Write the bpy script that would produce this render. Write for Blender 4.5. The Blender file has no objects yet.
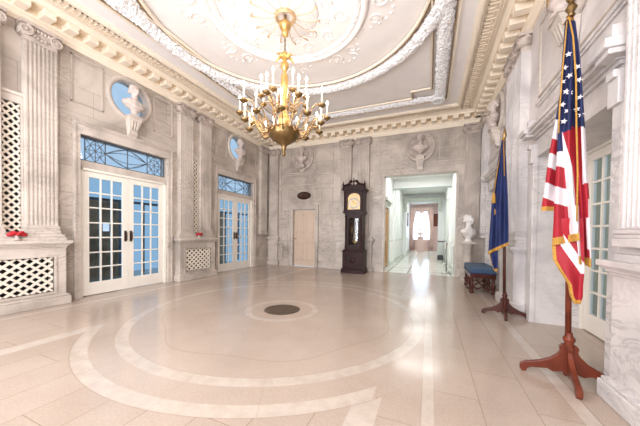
import bpy, bmesh, math, random
from mathutils import Vector, Matrix
random.seed(7)
PI = math.pi
S = bpy.context.scene
C = S.collection
XL, XR, YB, YF, ZC = -5.66, 1.36, 8.39, -1.36, 4.57
CX, CY = -2.10, 3.52
H = 1.2
LBULB, LFILL, LCOR, LSKY, EXPO = 3.0, 330, 1.5, 1.0, -0.16

# ------------------------------------------------------------------ materials
def srgb(r, g, b):
    f = lambda c: (c / 12.92) if c <= .04045 else ((c + .055) / 1.055) ** 2.4
    return (f(r / 255), f(g / 255), f(b / 255), 1)

class NT:
    def __init__(s, name):
        s.m = bpy.data.materials.new(name); s.m.use_nodes = True
        s.n = s.m.node_tree.nodes; s.l = s.m.node_tree.links
        s.b = s.n['Principled BSDF']; s.pos = None
    def new(s, t, **k):
        n = s.n.new(t)
        for a, v in k.items(): setattr(n, a, v)
        return n
    def link(s, a, b): s.l.new(a, b)
    def P(s):
        if s.pos is None: s.pos = s.new('ShaderNodeNewGeometry').outputs['Position']
        return s.pos
    def math(s, op, a, b=None, c=None):
        n = s.new('ShaderNodeMath', operation=op)
        for i, v in enumerate((a, b, c)):
            if v is None: continue
            if isinstance(v, (int, float)): n.inputs[i].default_value = v
            else: s.link(v, n.inputs[i])
        return n.outputs[0]
    def noise(s, scale, detail=4, vec=None, dist=0, rough=.5):
        n = s.new('ShaderNodeTexNoise'); n.inputs['Scale'].default_value = scale
        n.inputs['Detail'].default_value = detail; n.inputs['Distortion'].default_value = dist
        n.inputs['Roughness'].default_value = rough
        s.link(vec if vec is not None else s.P(), n.inputs['Vector']); return n.outputs['Fac']
    def ramp(s, fac, stops):
        r = s.new('ShaderNodeValToRGB'); e = r.color_ramp.elements
        while len(e) < len(stops): e.new(.5)
        for i, (p, c) in enumerate(stops): e[i].position = p; e[i].color = c
        s.link(fac, r.inputs['Fac']); return r.outputs['Color']
    def mix(s, fac, a, b, blend='MIX'):
        n = s.new('ShaderNodeMix', data_type='RGBA', blend_type=blend)
        for sock, v in ((n.inputs[0], fac), (n.inputs[6], a), (n.inputs[7], b)):
            if isinstance(v, (int, float, tuple)): sock.default_value = v
            else: s.link(v, sock)
        return n.outputs[2]
    def bump(s, h, strength=.3, dist=.01):
        b = s.new('ShaderNodeBump'); b.inputs['Strength'].default_value = strength
        b.inputs['Distance'].default_value = dist; s.link(h, b.inputs['Height'])
        s.link(b.outputs[0], s.b.inputs['Normal'])
    def set(s, col=None, rough=None, metal=None, **k):
        if col is not None:
            if isinstance(col, tuple): s.b.inputs['Base Color'].default_value = col
            else: s.link(col, s.b.inputs['Base Color'])
        if rough is not None:
            if isinstance(rough, (int, float)): s.b.inputs['Roughness'].default_value = rough
            else: s.link(rough, s.b.inputs['Roughness'])
        if metal is not None: s.b.inputs['Metallic'].default_value = metal
        for a, v in k.items(): s.b.inputs[a.replace('_', ' ')].default_value = v
        return s.m

def plain(name, col, rough=.5, metal=0, var=.12, scale=14, bump=0, **k):
    t = NT(name)
    n = t.noise(scale, 3)
    dark = tuple(c * (1 - var) for c in col[:3]) + (1,)
    lite = tuple(min(1, c * (1 + var)) for c in col[:3]) + (1,)
    c = t.ramp(n, [(.3, dark), (.7, lite)])
    if bump: t.bump(t.noise(scale * 5, 3), bump, .01)
    return t.set(c, rough, metal, **k)

def marble(name, c1, c2, vein, rough=.35, joints=True, bw=.95, bh=.46, veinamt=.5, sc=1.0):
    t = NT(name)
    big = t.noise(.9 * sc, 6, dist=.8, rough=.6)
    base = t.ramp(big, [(.34, c2), (.58, c1)])
    # streaky veins
    mp = t.new('ShaderNodeMapping'); t.link(t.P(), mp.inputs[0])
    mp.inputs['Rotation'].default_value = (.4, .9, .5); mp.inputs['Scale'].default_value = (1, 1, 2.6)
    v1 = t.noise(1.7 * sc, 8, mp.outputs[0], 1.6, .62)
    d = t.math('ABSOLUTE', t.math('SUBTRACT', v1, .5))
    vm = t.ramp(d, [(0, (1, 1, 1, 1)), (.045, (0, 0, 0, 1))])
    fad = t.ramp(t.noise(1.1, 3), [(.42, (0, 0, 0, 1)), (.68, (1, 1, 1, 1))])
    f = t.math('MULTIPLY', t.math('MULTIPLY', vm, fad), veinamt)
    col = t.mix(f, base, vein)
    fine = t.noise(22, 5, rough=.7)
    col = t.mix(.22, col, t.ramp(fine, [(.35, tuple(x * .78 for x in c1[:3]) + (1,)), (.7, c1)]))
    if joints:
        sp = t.new('ShaderNodeSeparateXYZ'); t.link(t.P(), sp.inputs[0])
        cb = t.new('ShaderNodeCombineXYZ')
        t.link(t.math('ADD', sp.outputs[0], sp.outputs[1]), cb.inputs[0]); t.link(sp.outputs[2], cb.inputs[1])
        br = t.new('ShaderNodeTexBrick'); t.link(cb.outputs[0], br.inputs['Vector'])
        br.inputs['Scale'].default_value = 1; br.inputs['Brick Width'].default_value = bw
        br.inputs['Row Height'].default_value = bh; br.inputs['Mortar Size'].default_value = .0035
        br.inputs['Color1'].default_value = (1, 1, 1, 1); br.inputs['Color2'].default_value = (.86, .85, .85, 1)
        br.inputs['Mortar'].default_value = (.52, .5, .48, 1); br.inputs['Mortar Smooth'].default_value = .2
        col = t.mix(1.0, col, br.outputs['Color'], 'MULTIPLY')
    return t.set(col, rough)

M = {}
M['marble'] = marble('wall marble', srgb(214, 202, 190), srgb(158, 147, 137), srgb(78, 70, 66), .42, True, veinamt=.6)
M['marble_plain'] = marble('carved marble', srgb(212, 200, 189), srgb(164, 152, 142), srgb(90, 80, 74), .4, False, sc=1.3)
M['marble_white'] = marble('white veined marble', srgb(222, 215, 212), srgb(178, 172, 172), srgb(96, 92, 98), .35, False, veinamt=.6, sc=1.2)
M['capital'] = plain('aged capital stone', srgb(184, 170, 160), .6, 0, .25, 9, .4)
M['bust'] = plain('bust marble', srgb(206, 192, 184), .5, 0, .12, 8)
M['white_bust'] = plain('white statuary marble', srgb(238, 232, 228), .4, 0, .05, 8)
M['plaster'] = plain('ceiling plaster', srgb(242, 236, 233), .75, 0, .03, 3)
M['cream'] = plain('cream cornice paint', srgb(240, 226, 206), .6, 0, .04, 4)
M['tan'] = plain('tan recess paint', srgb(228, 208, 180), .7, 0, .06, 10)
M['fret_ground'] = plain('fret ground', srgb(226, 208, 184), .7, 0, .1, 30, .4)
M['fret'] = plain('fret relief', srgb(236, 221, 200), .6, 0, .06, 30, .4)
M['relief'] = plain('white relief plaster', srgb(247, 245, 245), .6, 0, .08, 30, .9)
M['gold_line'] = plain('gilded line', srgb(160, 128, 88), .45, .3, .1, 10)
M['lattice'] = plain('lattice stone', srgb(232, 220, 205), .5, 0, .06, 10)
M['dark'] = plain('dark recess', srgb(26, 20, 18), .8)
M['door'] = plain('ivory door paint', srgb(240, 233, 222), .38, 0, .03, 5)
M['door2'] = plain('beige door paint', srgb(214, 192, 172), .4, 0, .04, 5)
M['bronze'] = plain('dark bronze', srgb(78, 60, 50), .4, .7)
M['iron'] = plain('grey iron', srgb(92, 98, 108), .5, .5)
M['brass'] = plain('antique brass', srgb(176, 142, 98), .3, .9, .18, 12)
M['brass_dark'] = plain('aged brass', srgb(134, 108, 70), .38, .85, .25, 12)
M['pale_gilt'] = plain('pale gilt', srgb(208, 178, 138), .45, .3, .1, 15)
M['gilt'] = plain('gilt', srgb(212, 172, 108), .32, .8, .15, 15)
M['candle'] = plain('ivory candle sleeve', srgb(244, 232, 210), .5)
M['mahogany'] = plain('dark mahogany', srgb(44, 16, 13), .4, 0, .35, 6, Specular_IOR_Level=.22)
M['wood_red'] = plain('red brown wood', srgb(104, 48, 32), .36, 0, .28, 8, Specular_IOR_Level=.22)
M['wood_dark'] = plain('dark turned wood', srgb(72, 34, 26), .3, 0, .3, 8, Specular_IOR_Level=.22)
M['red'] = plain('red ribbon', srgb(178, 24, 34), .5)
M['navy'] = plain('navy cloth', srgb(22, 36, 84), .75, 0, .2, 8)
M['flag_red'] = plain('flag red', srgb(156, 20, 36), .7, 0, .1, 6)
M['flag_white'] = plain('flag white', srgb(218, 208, 210), .75, 0, .06, 6)
M['flag_blue'] = plain('flag blue', srgb(26, 34, 76), .75, 0, .15, 6)
M['fringe'] = plain('gold fringe', srgb(196, 146, 62), .6, .1, .35, 120, .6)
M['brown_wall'] = plain('brown porch boards', srgb(196, 156, 124), .7, 0, .3, 3)
M['paper'] = plain('pale blue notice', srgb(182, 212, 240), .6, 0, .03)
M['corridor'] = plain('pale green white paint', srgb(232, 234, 231), .5, 0, .03, 2)
M['corridor_trim'] = plain('corridor stone trim', srgb(206, 212, 202), .5, 0, .08, 6)
M['grey_trim'] = plain('grey beam paint', srgb(150, 160, 156), .5, 0, .05, 6)
M['pink'] = plain('dusty pink wall', srgb(196, 168, 160), .7, 0, .05, 4)
M['pink_cloth'] = plain('pink drapery', srgb(214, 184, 172), .8, 0, .1, 10)
M['oak'] = plain('golden oak', srgb(186, 136, 70), .4, 0, .15, 5)
M['steel'] = plain('brushed steel', srgb(170, 170, 168), .3, .8)
M['black'] = plain('black', srgb(24, 22, 24), .5)
M['rope'] = plain('pale rope', srgb(226, 224, 216), .6)
M['curtain_old'] = plain('grey green sheer', srgb(158, 160, 146), .8, 0, .12, 5)
M['plaque'] = plain('bronze plaque', srgb(66, 44, 36), .45, .5, .3, 60, .5)
M['plaque_text'] = plain('plaque lettering', srgb(120, 92, 70), .4, .6)
M['grate'] = plain('bronze grate', srgb(92, 76, 62), .5, .3, .3, 60, .5)
M['dial'] = plain('brass dial', srgb(214, 180, 132), .4, .3, .12, 40)

def glass(name, tint, rough=0.02, refl=1.45):
    m = bpy.data.materials.new(name); m.use_nodes = True
    n, l = m.node_tree.nodes, m.node_tree.links
    n.remove(n['Principled BSDF']); out = n['Material Output']
    tr = n.new('ShaderNodeBsdfTransparent'); tr.inputs[0].default_value = tint
    gl = n.new('ShaderNodeBsdfGlossy'); gl.inputs['Roughness'].default_value = rough
    lw = n.new('ShaderNodeLayerWeight'); pw = n.new('ShaderNodeMath'); pw.operation = 'POWER'; pw.inputs[1].default_value = 4
    fr = n.new('ShaderNodeMath'); fr.operation = 'MULTIPLY_ADD'; fr.inputs[1].default_value = .5; fr.inputs[2].default_value = .04
    lw.inputs[0].default_value = .5
    l.new(lw.outputs['Facing'], pw.inputs[0]); l.new(pw.outputs[0], fr.inputs[0])
    mx = n.new('ShaderNodeMixShader')
    l.new(fr.outputs[0], mx.inputs[0]); l.new(tr.outputs[0], mx.inputs[1]); l.new(gl.outputs[0], mx.inputs[2])
    l.new(mx.outputs[0], out.inputs[0]); return m
M['glass'] = glass('door glass', (.66, .80, .90, 1))
M['glass_clear'] = glass('clear glass', (.85, .93, 1, 1))
M['glass_clock'] = glass('clock glass', (.9, .9, .9, 1))

def sheer():
    m = bpy.data.materials.new('grey green sheer'); m.use_nodes = True
    n, l = m.node_tree.nodes, m.node_tree.links
    n.remove(n['Principled BSDF'])
    a = n.new('ShaderNodeBsdfDiffuse'); b = n.new('ShaderNodeBsdfTranslucent'); mx = n.new('ShaderNodeMixShader')
    a.inputs[0].default_value = srgb(186, 186, 170); b.inputs[0].default_value = srgb(206, 186, 142); mx.inputs[0].default_value = .55
    l.new(a.outputs[0], mx.inputs[1]); l.new(b.outputs[0], mx.inputs[2]); l.new(mx.outputs[0], n['Material Output'].inputs[0]); return m
M['curtain'] = sheer()
def emit(name, col, s):
    m = bpy.data.materials.new(name); m.use_nodes = True
    n, l = m.node_tree.nodes, m.node_tree.links
    n.remove(n['Principled BSDF'])
    e = n.new('ShaderNodeEmission'); e.inputs[0].default_value = col; e.inputs[1].default_value = s
    l.new(e.outputs[0], n['Material Output'].inputs[0]); return m
M['bulb'] = emit('flame bulb', (1, .88, .72, 1), 16)
M['lamp'] = emit('corridor light panel', (1, 1, .98, 1), 12)  # glow of the fill panels added to the corridor ceiling
M['lamp_small'] = emit('small corridor light panel', (1, 1, .99, 1), 45)

def quilt():
    t = NT('tufted blue velvet')
    sp = t.new('ShaderNodeSeparateXYZ'); t.link(t.P(), sp.inputs[0])
    a = t.math('SINE', t.math('MULTIPLY', t.math('ADD', sp.outputs[0], sp.outputs[1]), 70))
    b = t.math('SINE', t.math('MULTIPLY', t.math('SUBTRACT', sp.outputs[0], sp.outputs[1]), 70))
    p = t.math('MULTIPLY', a, b)
    c = t.ramp(p, [(.0, srgb(58, 82, 108)), (.8, srgb(46, 68, 94)), (.95, srgb(120, 134, 142))])
    t.bump(p, .4, .01); return t.set(c, .8)
M['quilt'] = quilt()

def floor_mat():
    t = NT('polished terrazzo floor')
    sp = t.new('ShaderNodeSeparateXYZ'); t.link(t.P(), sp.inputs[0])
    x = t.math('SUBTRACT', sp.outputs[0], CX); y = t.math('SUBTRACT', sp.outputs[1], CY)
    ax = t.math('ABSOLUTE', x); ay = t.math('ABSOLUTE', y)
    r = t.math('SQRT', t.math('ADD', t.math('MULTIPLY', x, x), t.math('MULTIPLY', y, y)))
    def band(v, a, b): return t.math('MULTIPLY', t.math('GREATER_THAN', v, a), t.math('LESS_THAN', v, b))
    AND = lambda a, b: t.math('MULTIPLY', a, b)
    OR = lambda a, b: t.math('MAXIMUM', a, b)
    n1 = t.noise(1.1, 5, rough=.6); n2 = t.noise(60, 3, rough=.8)
    base = t.ramp(n1, [(.3, srgb(168, 150, 136)), (.7, srgb(186, 169, 155))])
    base = t.mix(.25, base, t.ramp(n2, [(.35, srgb(150, 132, 117)), (.65, srgb(200, 184, 170))]))
    # each tile differs a little
    br = t.new('ShaderNodeTexBrick'); cb = t.new('ShaderNodeCombineXYZ')
    t.link(t.math('ADD', sp.outputs[1], .12), cb.inputs[0]); t.link(t.math('ADD', sp.outputs[0], 10.03 - .38), cb.inputs[1])
    t.link(cb.outputs[0], br.inputs['Vector']); br.inputs['Scale'].default_value = 1
    br.inputs['Brick Width'].default_value = .92; br.inputs['Row Height'].default_value = .345 * 1.0
    br.inputs['Mortar Size'].default_value = .0035; br.offset = .5
    br.inputs['Color1'].default_value = (1, 1, 1, 1); br.inputs['Color2'].default_value = (.95, .94, .93, 1)
    br.inputs['Mortar'].default_value = (.70, .66, .62, 1)
    outside = t.math('GREATER_THAN', r, 2.38)
    base = t.mix(outside, base, t.mix(1, base, br.outputs['Color'], 'MULTIPLY'))
    # white inlaid bands
    ring_in = band(r, .47, .56)
    ring_mid = band(r, 1.93, 2.055)
    ring_out = AND(band(r, 2.27, 2.40), t.math('LESS_THAN', ax, 1.74))
    straight = AND(band(ax, 1.62, 1.80), t.math('GREATER_THAN', r, 2.40))
    strip2 = AND(band(x, 2.07, 2.15), t.math('GREATER_THAN', r, .1))
    strip3 = band(ax, 3.04, 3.14)
    w = OR(OR(ring_in, ring_mid), OR(OR(ring_out, straight), OR(strip2, strip3)))
    wc = t.ramp(t.noise(7, 6, rough=.7), [(.3, srgb(178, 163, 150)), (.75, srgb(198, 185, 173))])
    col = t.mix(w, base, wc)
    # thin dark lines: inlaid circle, radial joints, ring edges
    def lin(v, c, h=.004): return t.math('LESS_THAN', t.math('ABSOLUTE', t.math('SUBTRACT', v, c)), h)
    ang = t.math('ARCTAN2', y, x)
    fr = t.math('ABSOLUTE', t.math('SUBTRACT', t.math('FRACT', t.math('MULTIPLY', ang, 20 / (2 * PI))), .5))
    rad = AND(t.math('LESS_THAN', fr, .0022), t.math('GREATER_THAN', r, 1.93))
    rad = AND(rad, t.math('LESS_THAN', r, 2.40))
    lob = t.math('ADD', r, t.math('MULTIPLY', t.math('SINE', t.math('MULTIPLY', ang, 8)), .05))
    d = OR(OR(lin(lob, 1.62, .005), rad), OR(AND(lin(r, 2.40), t.math('LESS_THAN', ax, 1.74)), lin(r, 1.93, .003)))
    d = OR(d, lin(t.math('ADD', r, t.math('MULTIPLY', t.math('COSINE', t.math('MULTIPLY', ang, 12)), .12)), 1.1, .003))
    d = OR(d, AND(OR(lin(x, 2.07, .003), lin(ax, 3.04, .003)), outside))
    col = t.mix(t.math('MULTIPLY', d, .32), col, srgb(120, 96, 78))
    rg = t.ramp(t.noise(2.3, 5), [(.3, (.14,) * 3 + (1,)), (.75, (.23,) * 3 + (1,))])
    t.bump(t.noise(3.5, 2), .04, .01)
    return t.set(col, rg, IOR=1.6)
M['floor'] = floor_mat()

def corr_floor():
    t = NT('corridor tiles')
    br = t.new('ShaderNodeTexBrick'); t.link(t.P(), br.inputs['Vector']); br.offset = 0
    br.inputs['Scale'].default_value = 1; br.inputs['Brick Width'].default_value = .6; br.inputs['Row Height'].default_value = .6
    br.inputs['Mortar Size'].default_value = .03
    br.inputs['Color1'].default_value = srgb(226, 226, 216); br.inputs['Color2'].default_value = srgb(214, 216, 206)
    br.inputs['Mortar'].default_value = srgb(150, 158, 150)
    return t.set(br.outputs['Color'], .14)
M['corr_floor'] = corr_floor()

# ------------------------------------------------------------------ mesh helpers
def BM(): return bmesh.new()
def bx(bm, x0, x1, y0, y1, z0, z1, mat=0, rot=None):
    cs = [(x, y, z) for z in (z0, z1) for y in (y0, y1) for x in (x0, x1)]
    v = [bm.verts.new(rot @ Vector(c) if rot is not None else c) for c in cs]
    for f in ((0, 2, 3, 1), (4, 5, 7, 6), (0, 1, 5, 4), (2, 6, 7, 3), (0, 4, 6, 2), (1, 3, 7, 5)):
        fc = bm.faces.new([v[i] for i in f]); fc.material_index = mat
def lathe(bm, prof, n=24, c=(0, 0, 0), smooth=True, mat=0, sx=1, sy=1, mtx=None):
    rings = []
    for r, z in prof:
        ring = []
        for i in range(n):
            a = 2 * PI * i / n
            p = Vector((c[0] + r * sx * math.cos(a), c[1] + r * sy * math.sin(a), c[2] + z))
            ring.append(bm.verts.new(mtx @ p if mtx else p))
        rings.append(ring)
    for a, b in zip(rings, rings[1:]):
        for i in range(n):
            f = bm.faces.new((a[i], a[(i + 1) % n], b[(i + 1) % n], b[i])); f.smooth = smooth; f.material_index = mat
    for ring in (rings[0], rings[-1]):
        try:
            f = bm.faces.new(ring); f.material_index = mat
        except ValueError: pass
def tube(bm, pts, r, n=8, mat=0, flat=1):
    """tube through pts; r number or list"""
    pts = [Vector(p) for p in pts]; N = len(pts)
    rs = r if isinstance(r, (list, tuple)) else [r] * N
    rings = []; up = Vector((0, 0, 1))
    prev = None
    for i, p in enumerate(pts):
        d = (pts[min(i + 1, N - 1)] - pts[max(i - 1, 0)]).normalized()
        if prev is None:
            a = d.cross(up)
            if a.length < .1: a = d.cross(Vector((1, 0, 0)))
            a.normalize()
        else:
            a = prev - d * prev.dot(d)
            if a.length < 1e-4: a = d.orthogonal()
            a.normalize()
        prev = a; b = d.cross(a)
        rings.append([bm.verts.new(p + a * rs[i] * math.cos(2 * PI * k / n) + b * rs[i] * flat * math.sin(2 * PI * k / n)) for k in range(n)])
    for a, b in zip(rings, rings[1:]):
        for i in range(n):
            f = bm.faces.new((a[i], a[(i + 1) % n], b[(i + 1) % n], b[i])); f.smooth = True; f.material_index = mat
    for ring in (rings[0], rings[-1]):
        f = bm.faces.new(ring); f.material_index = mat
def ellip(bm, c, r, seg=20, rings=12, mat=0, rot=None):
    m = Matrix.Translation(c) @ (rot.to_4x4() if rot else Matrix.Identity(4)) @ Matrix.Diagonal((r[0], r[1], r[2], 1))
    g = bmesh.ops.create_uvsphere(bm, u_segments=seg, v_segments=rings, radius=1, matrix=m)
    for v in g['verts']:
        for f in v.link_faces: f.smooth = True; f.material_index = mat
def prism(bm, poly, y0, y1, mat=0):
    """poly in x,z extruded in y"""
    a = [bm.verts.new((x, y0, z)) for x, z in poly]; b = [bm.verts.new((x, y1, z)) for x, z in poly]
    bm.faces.new(a).material_index = mat; bm.faces.new(b[::-1]).material_index = mat
    n = len(poly)
    for i in range(n):
        bm.faces.new((a[i], a[(i + 1) % n], b[(i + 1) % n], b[i])).material_index = mat
def sweep(bm, path, prof, closed=True, mat=0, smooth=False, jit=0):
    """path: 2D points (x,y); prof: (offset to the left of travel, z); mitred"""
    N = len(path); rings = []
    P2 = [Vector(p) for p in path]
    for i in range(N):
        if closed: p, q = P2[i - 1], P2[(i + 1) % N]
        else: p, q = P2[max(i - 1, 0)], P2[min(i + 1, N - 1)]
        d1 = (P2[i] - p); d2 = (q - P2[i])
        if d1.length < 1e-9: d1 = d2
        if d2.length < 1e-9: d2 = d1
        d1.normalize(); d2.normalize()
        n1 = Vector((-d1.y, d1.x)); n2 = Vector((-d2.y, d2.x))
        m = (n1 + n2); m /= max(.2, m.dot(n1))
        ring = []
        for o, z in prof:
            j = Vector((random.uniform(-jit, jit), random.uniform(-jit, jit), random.uniform(-jit, jit)))
            ring.append(bm.verts.new(Vector((P2[i].x + m.x * o, P2[i].y + m.y * o, z)) + j))
        rings.append(ring)
    R = range(N if closed else N - 1)
    for i in R:
        a, b = rings[i], rings[(i + 1) % N]
        for k in range(len(prof) - 1):
            f = bm.faces.new((a[k], b[k], b[k + 1], a[k + 1])); f.material_index = mat; f.smooth = smooth
def grid(bm, rows, mat=None, smooth=True, uv=None):
    vs = [[bm.verts.new(p) for p in r] for r in rows]
    for i in range(len(vs) - 1):
        for j in range(len(vs[0]) - 1):
            f = bm.faces.new((vs[i][j], vs[i][j + 1], vs[i + 1][j + 1], vs[i + 1][j])); f.smooth = smooth
            if mat: f.material_index = mat(i, j)
def lattice(bm, x0, x1, z0, z1, px, pz, b, y0, y1):
    """diagonal bars clipped to a rectangle"""
    sl = pz / px
    for sgn in (1, -1):
        w = x1 - x0; h = z1 - z0
        k = -int(h / pz) - 3
        kmax = int((h + w * sl) / pz) + 3
        for i in range(k, kmax):
            c = (z0 + z1) / 2 + (i) * pz + pz / 2   # z at x centre
            xc = (x0 + x1) / 2
            ts = []
            f = lambda x: c + sgn * sl * (x - xc)
            xa, xb = x0, x1
            if sgn > 0: xa = max(xa, xc + (z0 - c) / sl); xb = min(xb, xc + (z1 - c) / sl)
            else: xa = max(xa, xc - (z1 - c) / sl); xb = min(xb, xc - (z0 - c) / sl)
            if xb - xa < .01: continue
            za, zb = f(xa), f(xb)
            d = Vector((xb - xa, 0, zb - za)).normalized(); nn = Vector((-d.z, 0, d.x)) * b / 2
            yy = (y0, y1) if sgn > 0 else (y0 + .0015, y1 - .0015)
            pts = [(xa, za, -1), (xb, zb, -1), (xb, zb, 1), (xa, za, 1)]
            poly = [(min(max(x + nn.x * s, x0), x1), min(max(z + nn.z * s, z0), z1)) for x, z, s in pts]
            prism(bm, poly, yy[0], yy[1])

def obj(name, bm, mats, parent=None, loc=(0, 0, 0), rot=0, bevel=0, sub=0, doubles=False):
    me = bpy.data.meshes.new(name)
    if doubles: bmesh.ops.remove_doubles(bm, verts=bm.verts, dist=1e-4)
    bmesh.ops.recalc_face_normals(bm, faces=bm.faces)
    bm.to_mesh(me); bm.free()
    for m in (mats if isinstance(mats, (list, tuple)) else [mats]): me.materials.append(M[m] if isinstance(m, str) else m)
    o = bpy.data.objects.new(name, me); C.objects.link(o)
    o.location = loc; o.rotation_euler = (0, 0, rot)
    if parent: o.parent = parent
    if bevel:
        b = o.modifiers.new('bevel', 'BEVEL'); b.width = bevel; b.segments = 2; b.limit_method = 'ANGLE'
    if sub:
        b = o.modifiers.new('sub', 'SUBSURF'); b.levels = sub; b.render_levels = sub
    return o
def tag(o, label, cat, group=None):
    o['label'] = label; o['category'] = cat
    if group: o['group'] = group
    return o
def thing(name, label, cat, loc=(0, 0, 0), rot=0, group=None):
    o = bpy.data.objects.new(name, None); C.objects.link(o); o.empty_display_size = .1
    o.location = loc; o.rotation_euler = (0, 0, rot)
    return tag(o, label, cat, group)
def struct(o): o['kind'] = 'structure'; return o
def sempty(name, loc=(0, 0, 0), rot=0):
    o = bpy.data.objects.new(name, None); C.objects.link(o); o.location = loc; o.rotation_euler = (0, 0, rot)
    o.empty_display_size = .1
    return struct(o)
def copy_tree(o, parent=None):
    c = o.copy(); C.objects.link(c)
    if parent: c.parent = parent
    for ch in list(o.children):
        copy_tree(ch, c)
    return c
def dup(root, loc, rot=None, label=None, group=None):
    c = copy_tree(root); c.location = loc
    if rot is not None: c.rotation_euler = (0, 0, rot)
    if label: c['label'] = label
    if group: c['group'] = group
    return c
# wall frames: local x along the wall, local y out of it, z up
ROT = {'L': -PI / 2, 'R': PI / 2, 'B': PI, 'F': 0}
def at(side, a, o=0, z=0):
    return {'L': (XL + o, a, z), 'R': (XR - o, a, z), 'B': (a, YB - o, z), 'F': (a, YF + o, z)}[side]

# ------------------------------------------------------------------ room shell
bm = BM(); bx(bm, -8.2, 2.6, -1.9, YB, -.12, 0); struct(obj('floor', bm, 'floor'))
bm = BM(); bx(bm, -1.38, .74, YB, 21.0, -.12, 0); struct(obj('floor_corridor', bm, 'corr_floor'))
bm = BM(); bx(bm, XL - .1, XR + .1, YF - .1, YB + .1, ZC + .06, ZC + .2); struct(obj('ceiling', bm, 'plaster'))

def wall_blocks(name, side, blocks, thick, mat='marble', holes=()):
    """blocks (a0,a1,z0,z1); holes (a0,a1,z0,z1,ca,cz,r) = block with a round hole. Built in world coordinates of the wall"""
    bm = BM()
    def pt(a, o, z): return at(side, a, o, z)
    for a0, a1, z0, z1 in blocks:
        p, q = Vector(pt(a0, 0, z0)), Vector(pt(a1, -thick, z1))
        bx(bm, min(p.x, q.x), max(p.x, q.x), min(p.y, q.y), max(p.y, q.y), z0, z1)
    for a0, a1, z0, z1, ca, cz, r in holes:
        n = 64; rings = []
        for o in (0, -thick):
            inner, outer = [], []
            for i in range(n):
                t = 2 * PI * (i + .5) / n; c, s = math.cos(t), math.sin(t)
                inner.append(bm.verts.new(pt(ca + r * c, o, cz + r * s)))
                k = min(((a1 - ca) / c if c > 0 else (a0 - ca) / c) if abs(c) > 1e-6 else 1e9,
                        ((z1 - cz) / s if s > 0 else (z0 - cz) / s) if abs(s) > 1e-6 else 1e9)
                outer.append(bm.verts.new(pt(ca + k * c, o, cz + k * s)))
            rings.append((inner, outer))
        for i in range(n):
            j = (i + 1) % n
            for inner, outer in rings: bm.faces.new((inner[i], inner[j], outer[j], outer[i]))
            bm.faces.new((rings[0][0][i], rings[0][0][j], rings[1][0][j], rings[1][0][i]))
            bm.faces.new((rings[0][1][i], rings[0][1][j], rings[1][1][j], rings[1][1][i]))
        # corners of the rectangle
        for q in range(4):
            ca_, cz_ = ((a1, z1), (a0, z1), (a0, z0), (a1, z0))[q]
            tc = math.atan2(cz_ - cz, ca_ - ca) % (2 * PI); i = int(tc / (2 * PI) * n - .5) % n
            for inner, outer in rings:
                bm.faces.new((outer[i], outer[(i + 1) % n], bm.verts.new(pt(ca_, 0 if outer is rings[0][1] else -thick, cz_))))
    return struct(obj(name, bm, mat))
TOPW = ZC + .06
DL = (3.43, 6.64)     # left door centres
W2 = .83
bl = [(YF, DL[0] - W2, 0, TOPW), (DL[0] + W2, DL[1] - W2, 0, TOPW), (DL[1] + W2, YB + .3, 0, TOPW)]
hl = []
for c in DL:
    bl += [(c - W2, c + W2, 2.88, 3.35), (c - W2, c + W2, 4.35, TOPW), (c - W2, c - .5, 3.35, 4.35), (c + .5, c + W2, 3.35, 4.35)]
    # corner fillers round the octagonal gap are part of the round-hole block
    hl.append((c - .5, c + .5, 3.35, 4.35, c + .01, 3.85, .36))
wl = wall_blocks('wall_left', 'L', bl, .24, 'marble', hl)

bl = [(YF, 2.78, 0, TOPW), (2.78, 4.47, 2.28, TOPW), (4.47, 5.95, 0, TOPW), (5.95, 7.64, 2.28, TOPW), (7.64, YB + .3, 0, TOPW)]
wall_blocks('wall_right', 'R', bl, .6, 'marble_white')
OX0, OX1, OZ = -1.33, .69, 3.02
bl = [(XL - .3, -4.57, 0, TOPW), (-4.57, -3.69, 2.04, TOPW), (-3.69, OX0, 0, TOPW), (OX0, OX1, OZ, TOPW), (OX1, XR + .3, 0, TOPW)]
wall_blocks('wall_back', 'B', bl, .28)
# wall behind the camera with two tall openings added to let fill light in
bl = [(XL - .3, -4.6, 0, TOPW), (-4.6, -2.6, 0, .7), (-4.6, -2.6, 3.9, TOPW), (-2.6, -1.4, 0, TOPW), (-1.4, .6, 0, .7), (-1.4, .6, 3.9, TOPW), (.6, XR + .3, 0, TOPW)]
wall_blocks('wall_front', 'F', bl, .28)

# baseboard
bm = BM()
bz = [(0, 0), (.04, 0), (.04, .2), (.02, .235), (0, .24)]
for side, segs in (('L', [(YF, 1.1), (4.26, 4.38), (5.62, 5.81), (7.47, YB)]),
                   ('B', [(XL, -4.72), (-3.55, OX0), (OX1, XR)]),
                   ('R', [(YF, 1.3), (4.47, 4.5), (5.73, 5.95), (7.64, YB)])):
    for a0, a1 in segs:
        p, q = at(side, a0), at(side, a1)
        pth = [(p[0], p[1]), (q[0], q[1])]
        if side in 'LB': pth = pth[::-1]
        if side == 'B': pth = pth[::1]
        sweep(bm, pth, bz, closed=False)
o = obj('baseboard_room', bm, 'marble_plain'); struct(o)

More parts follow.
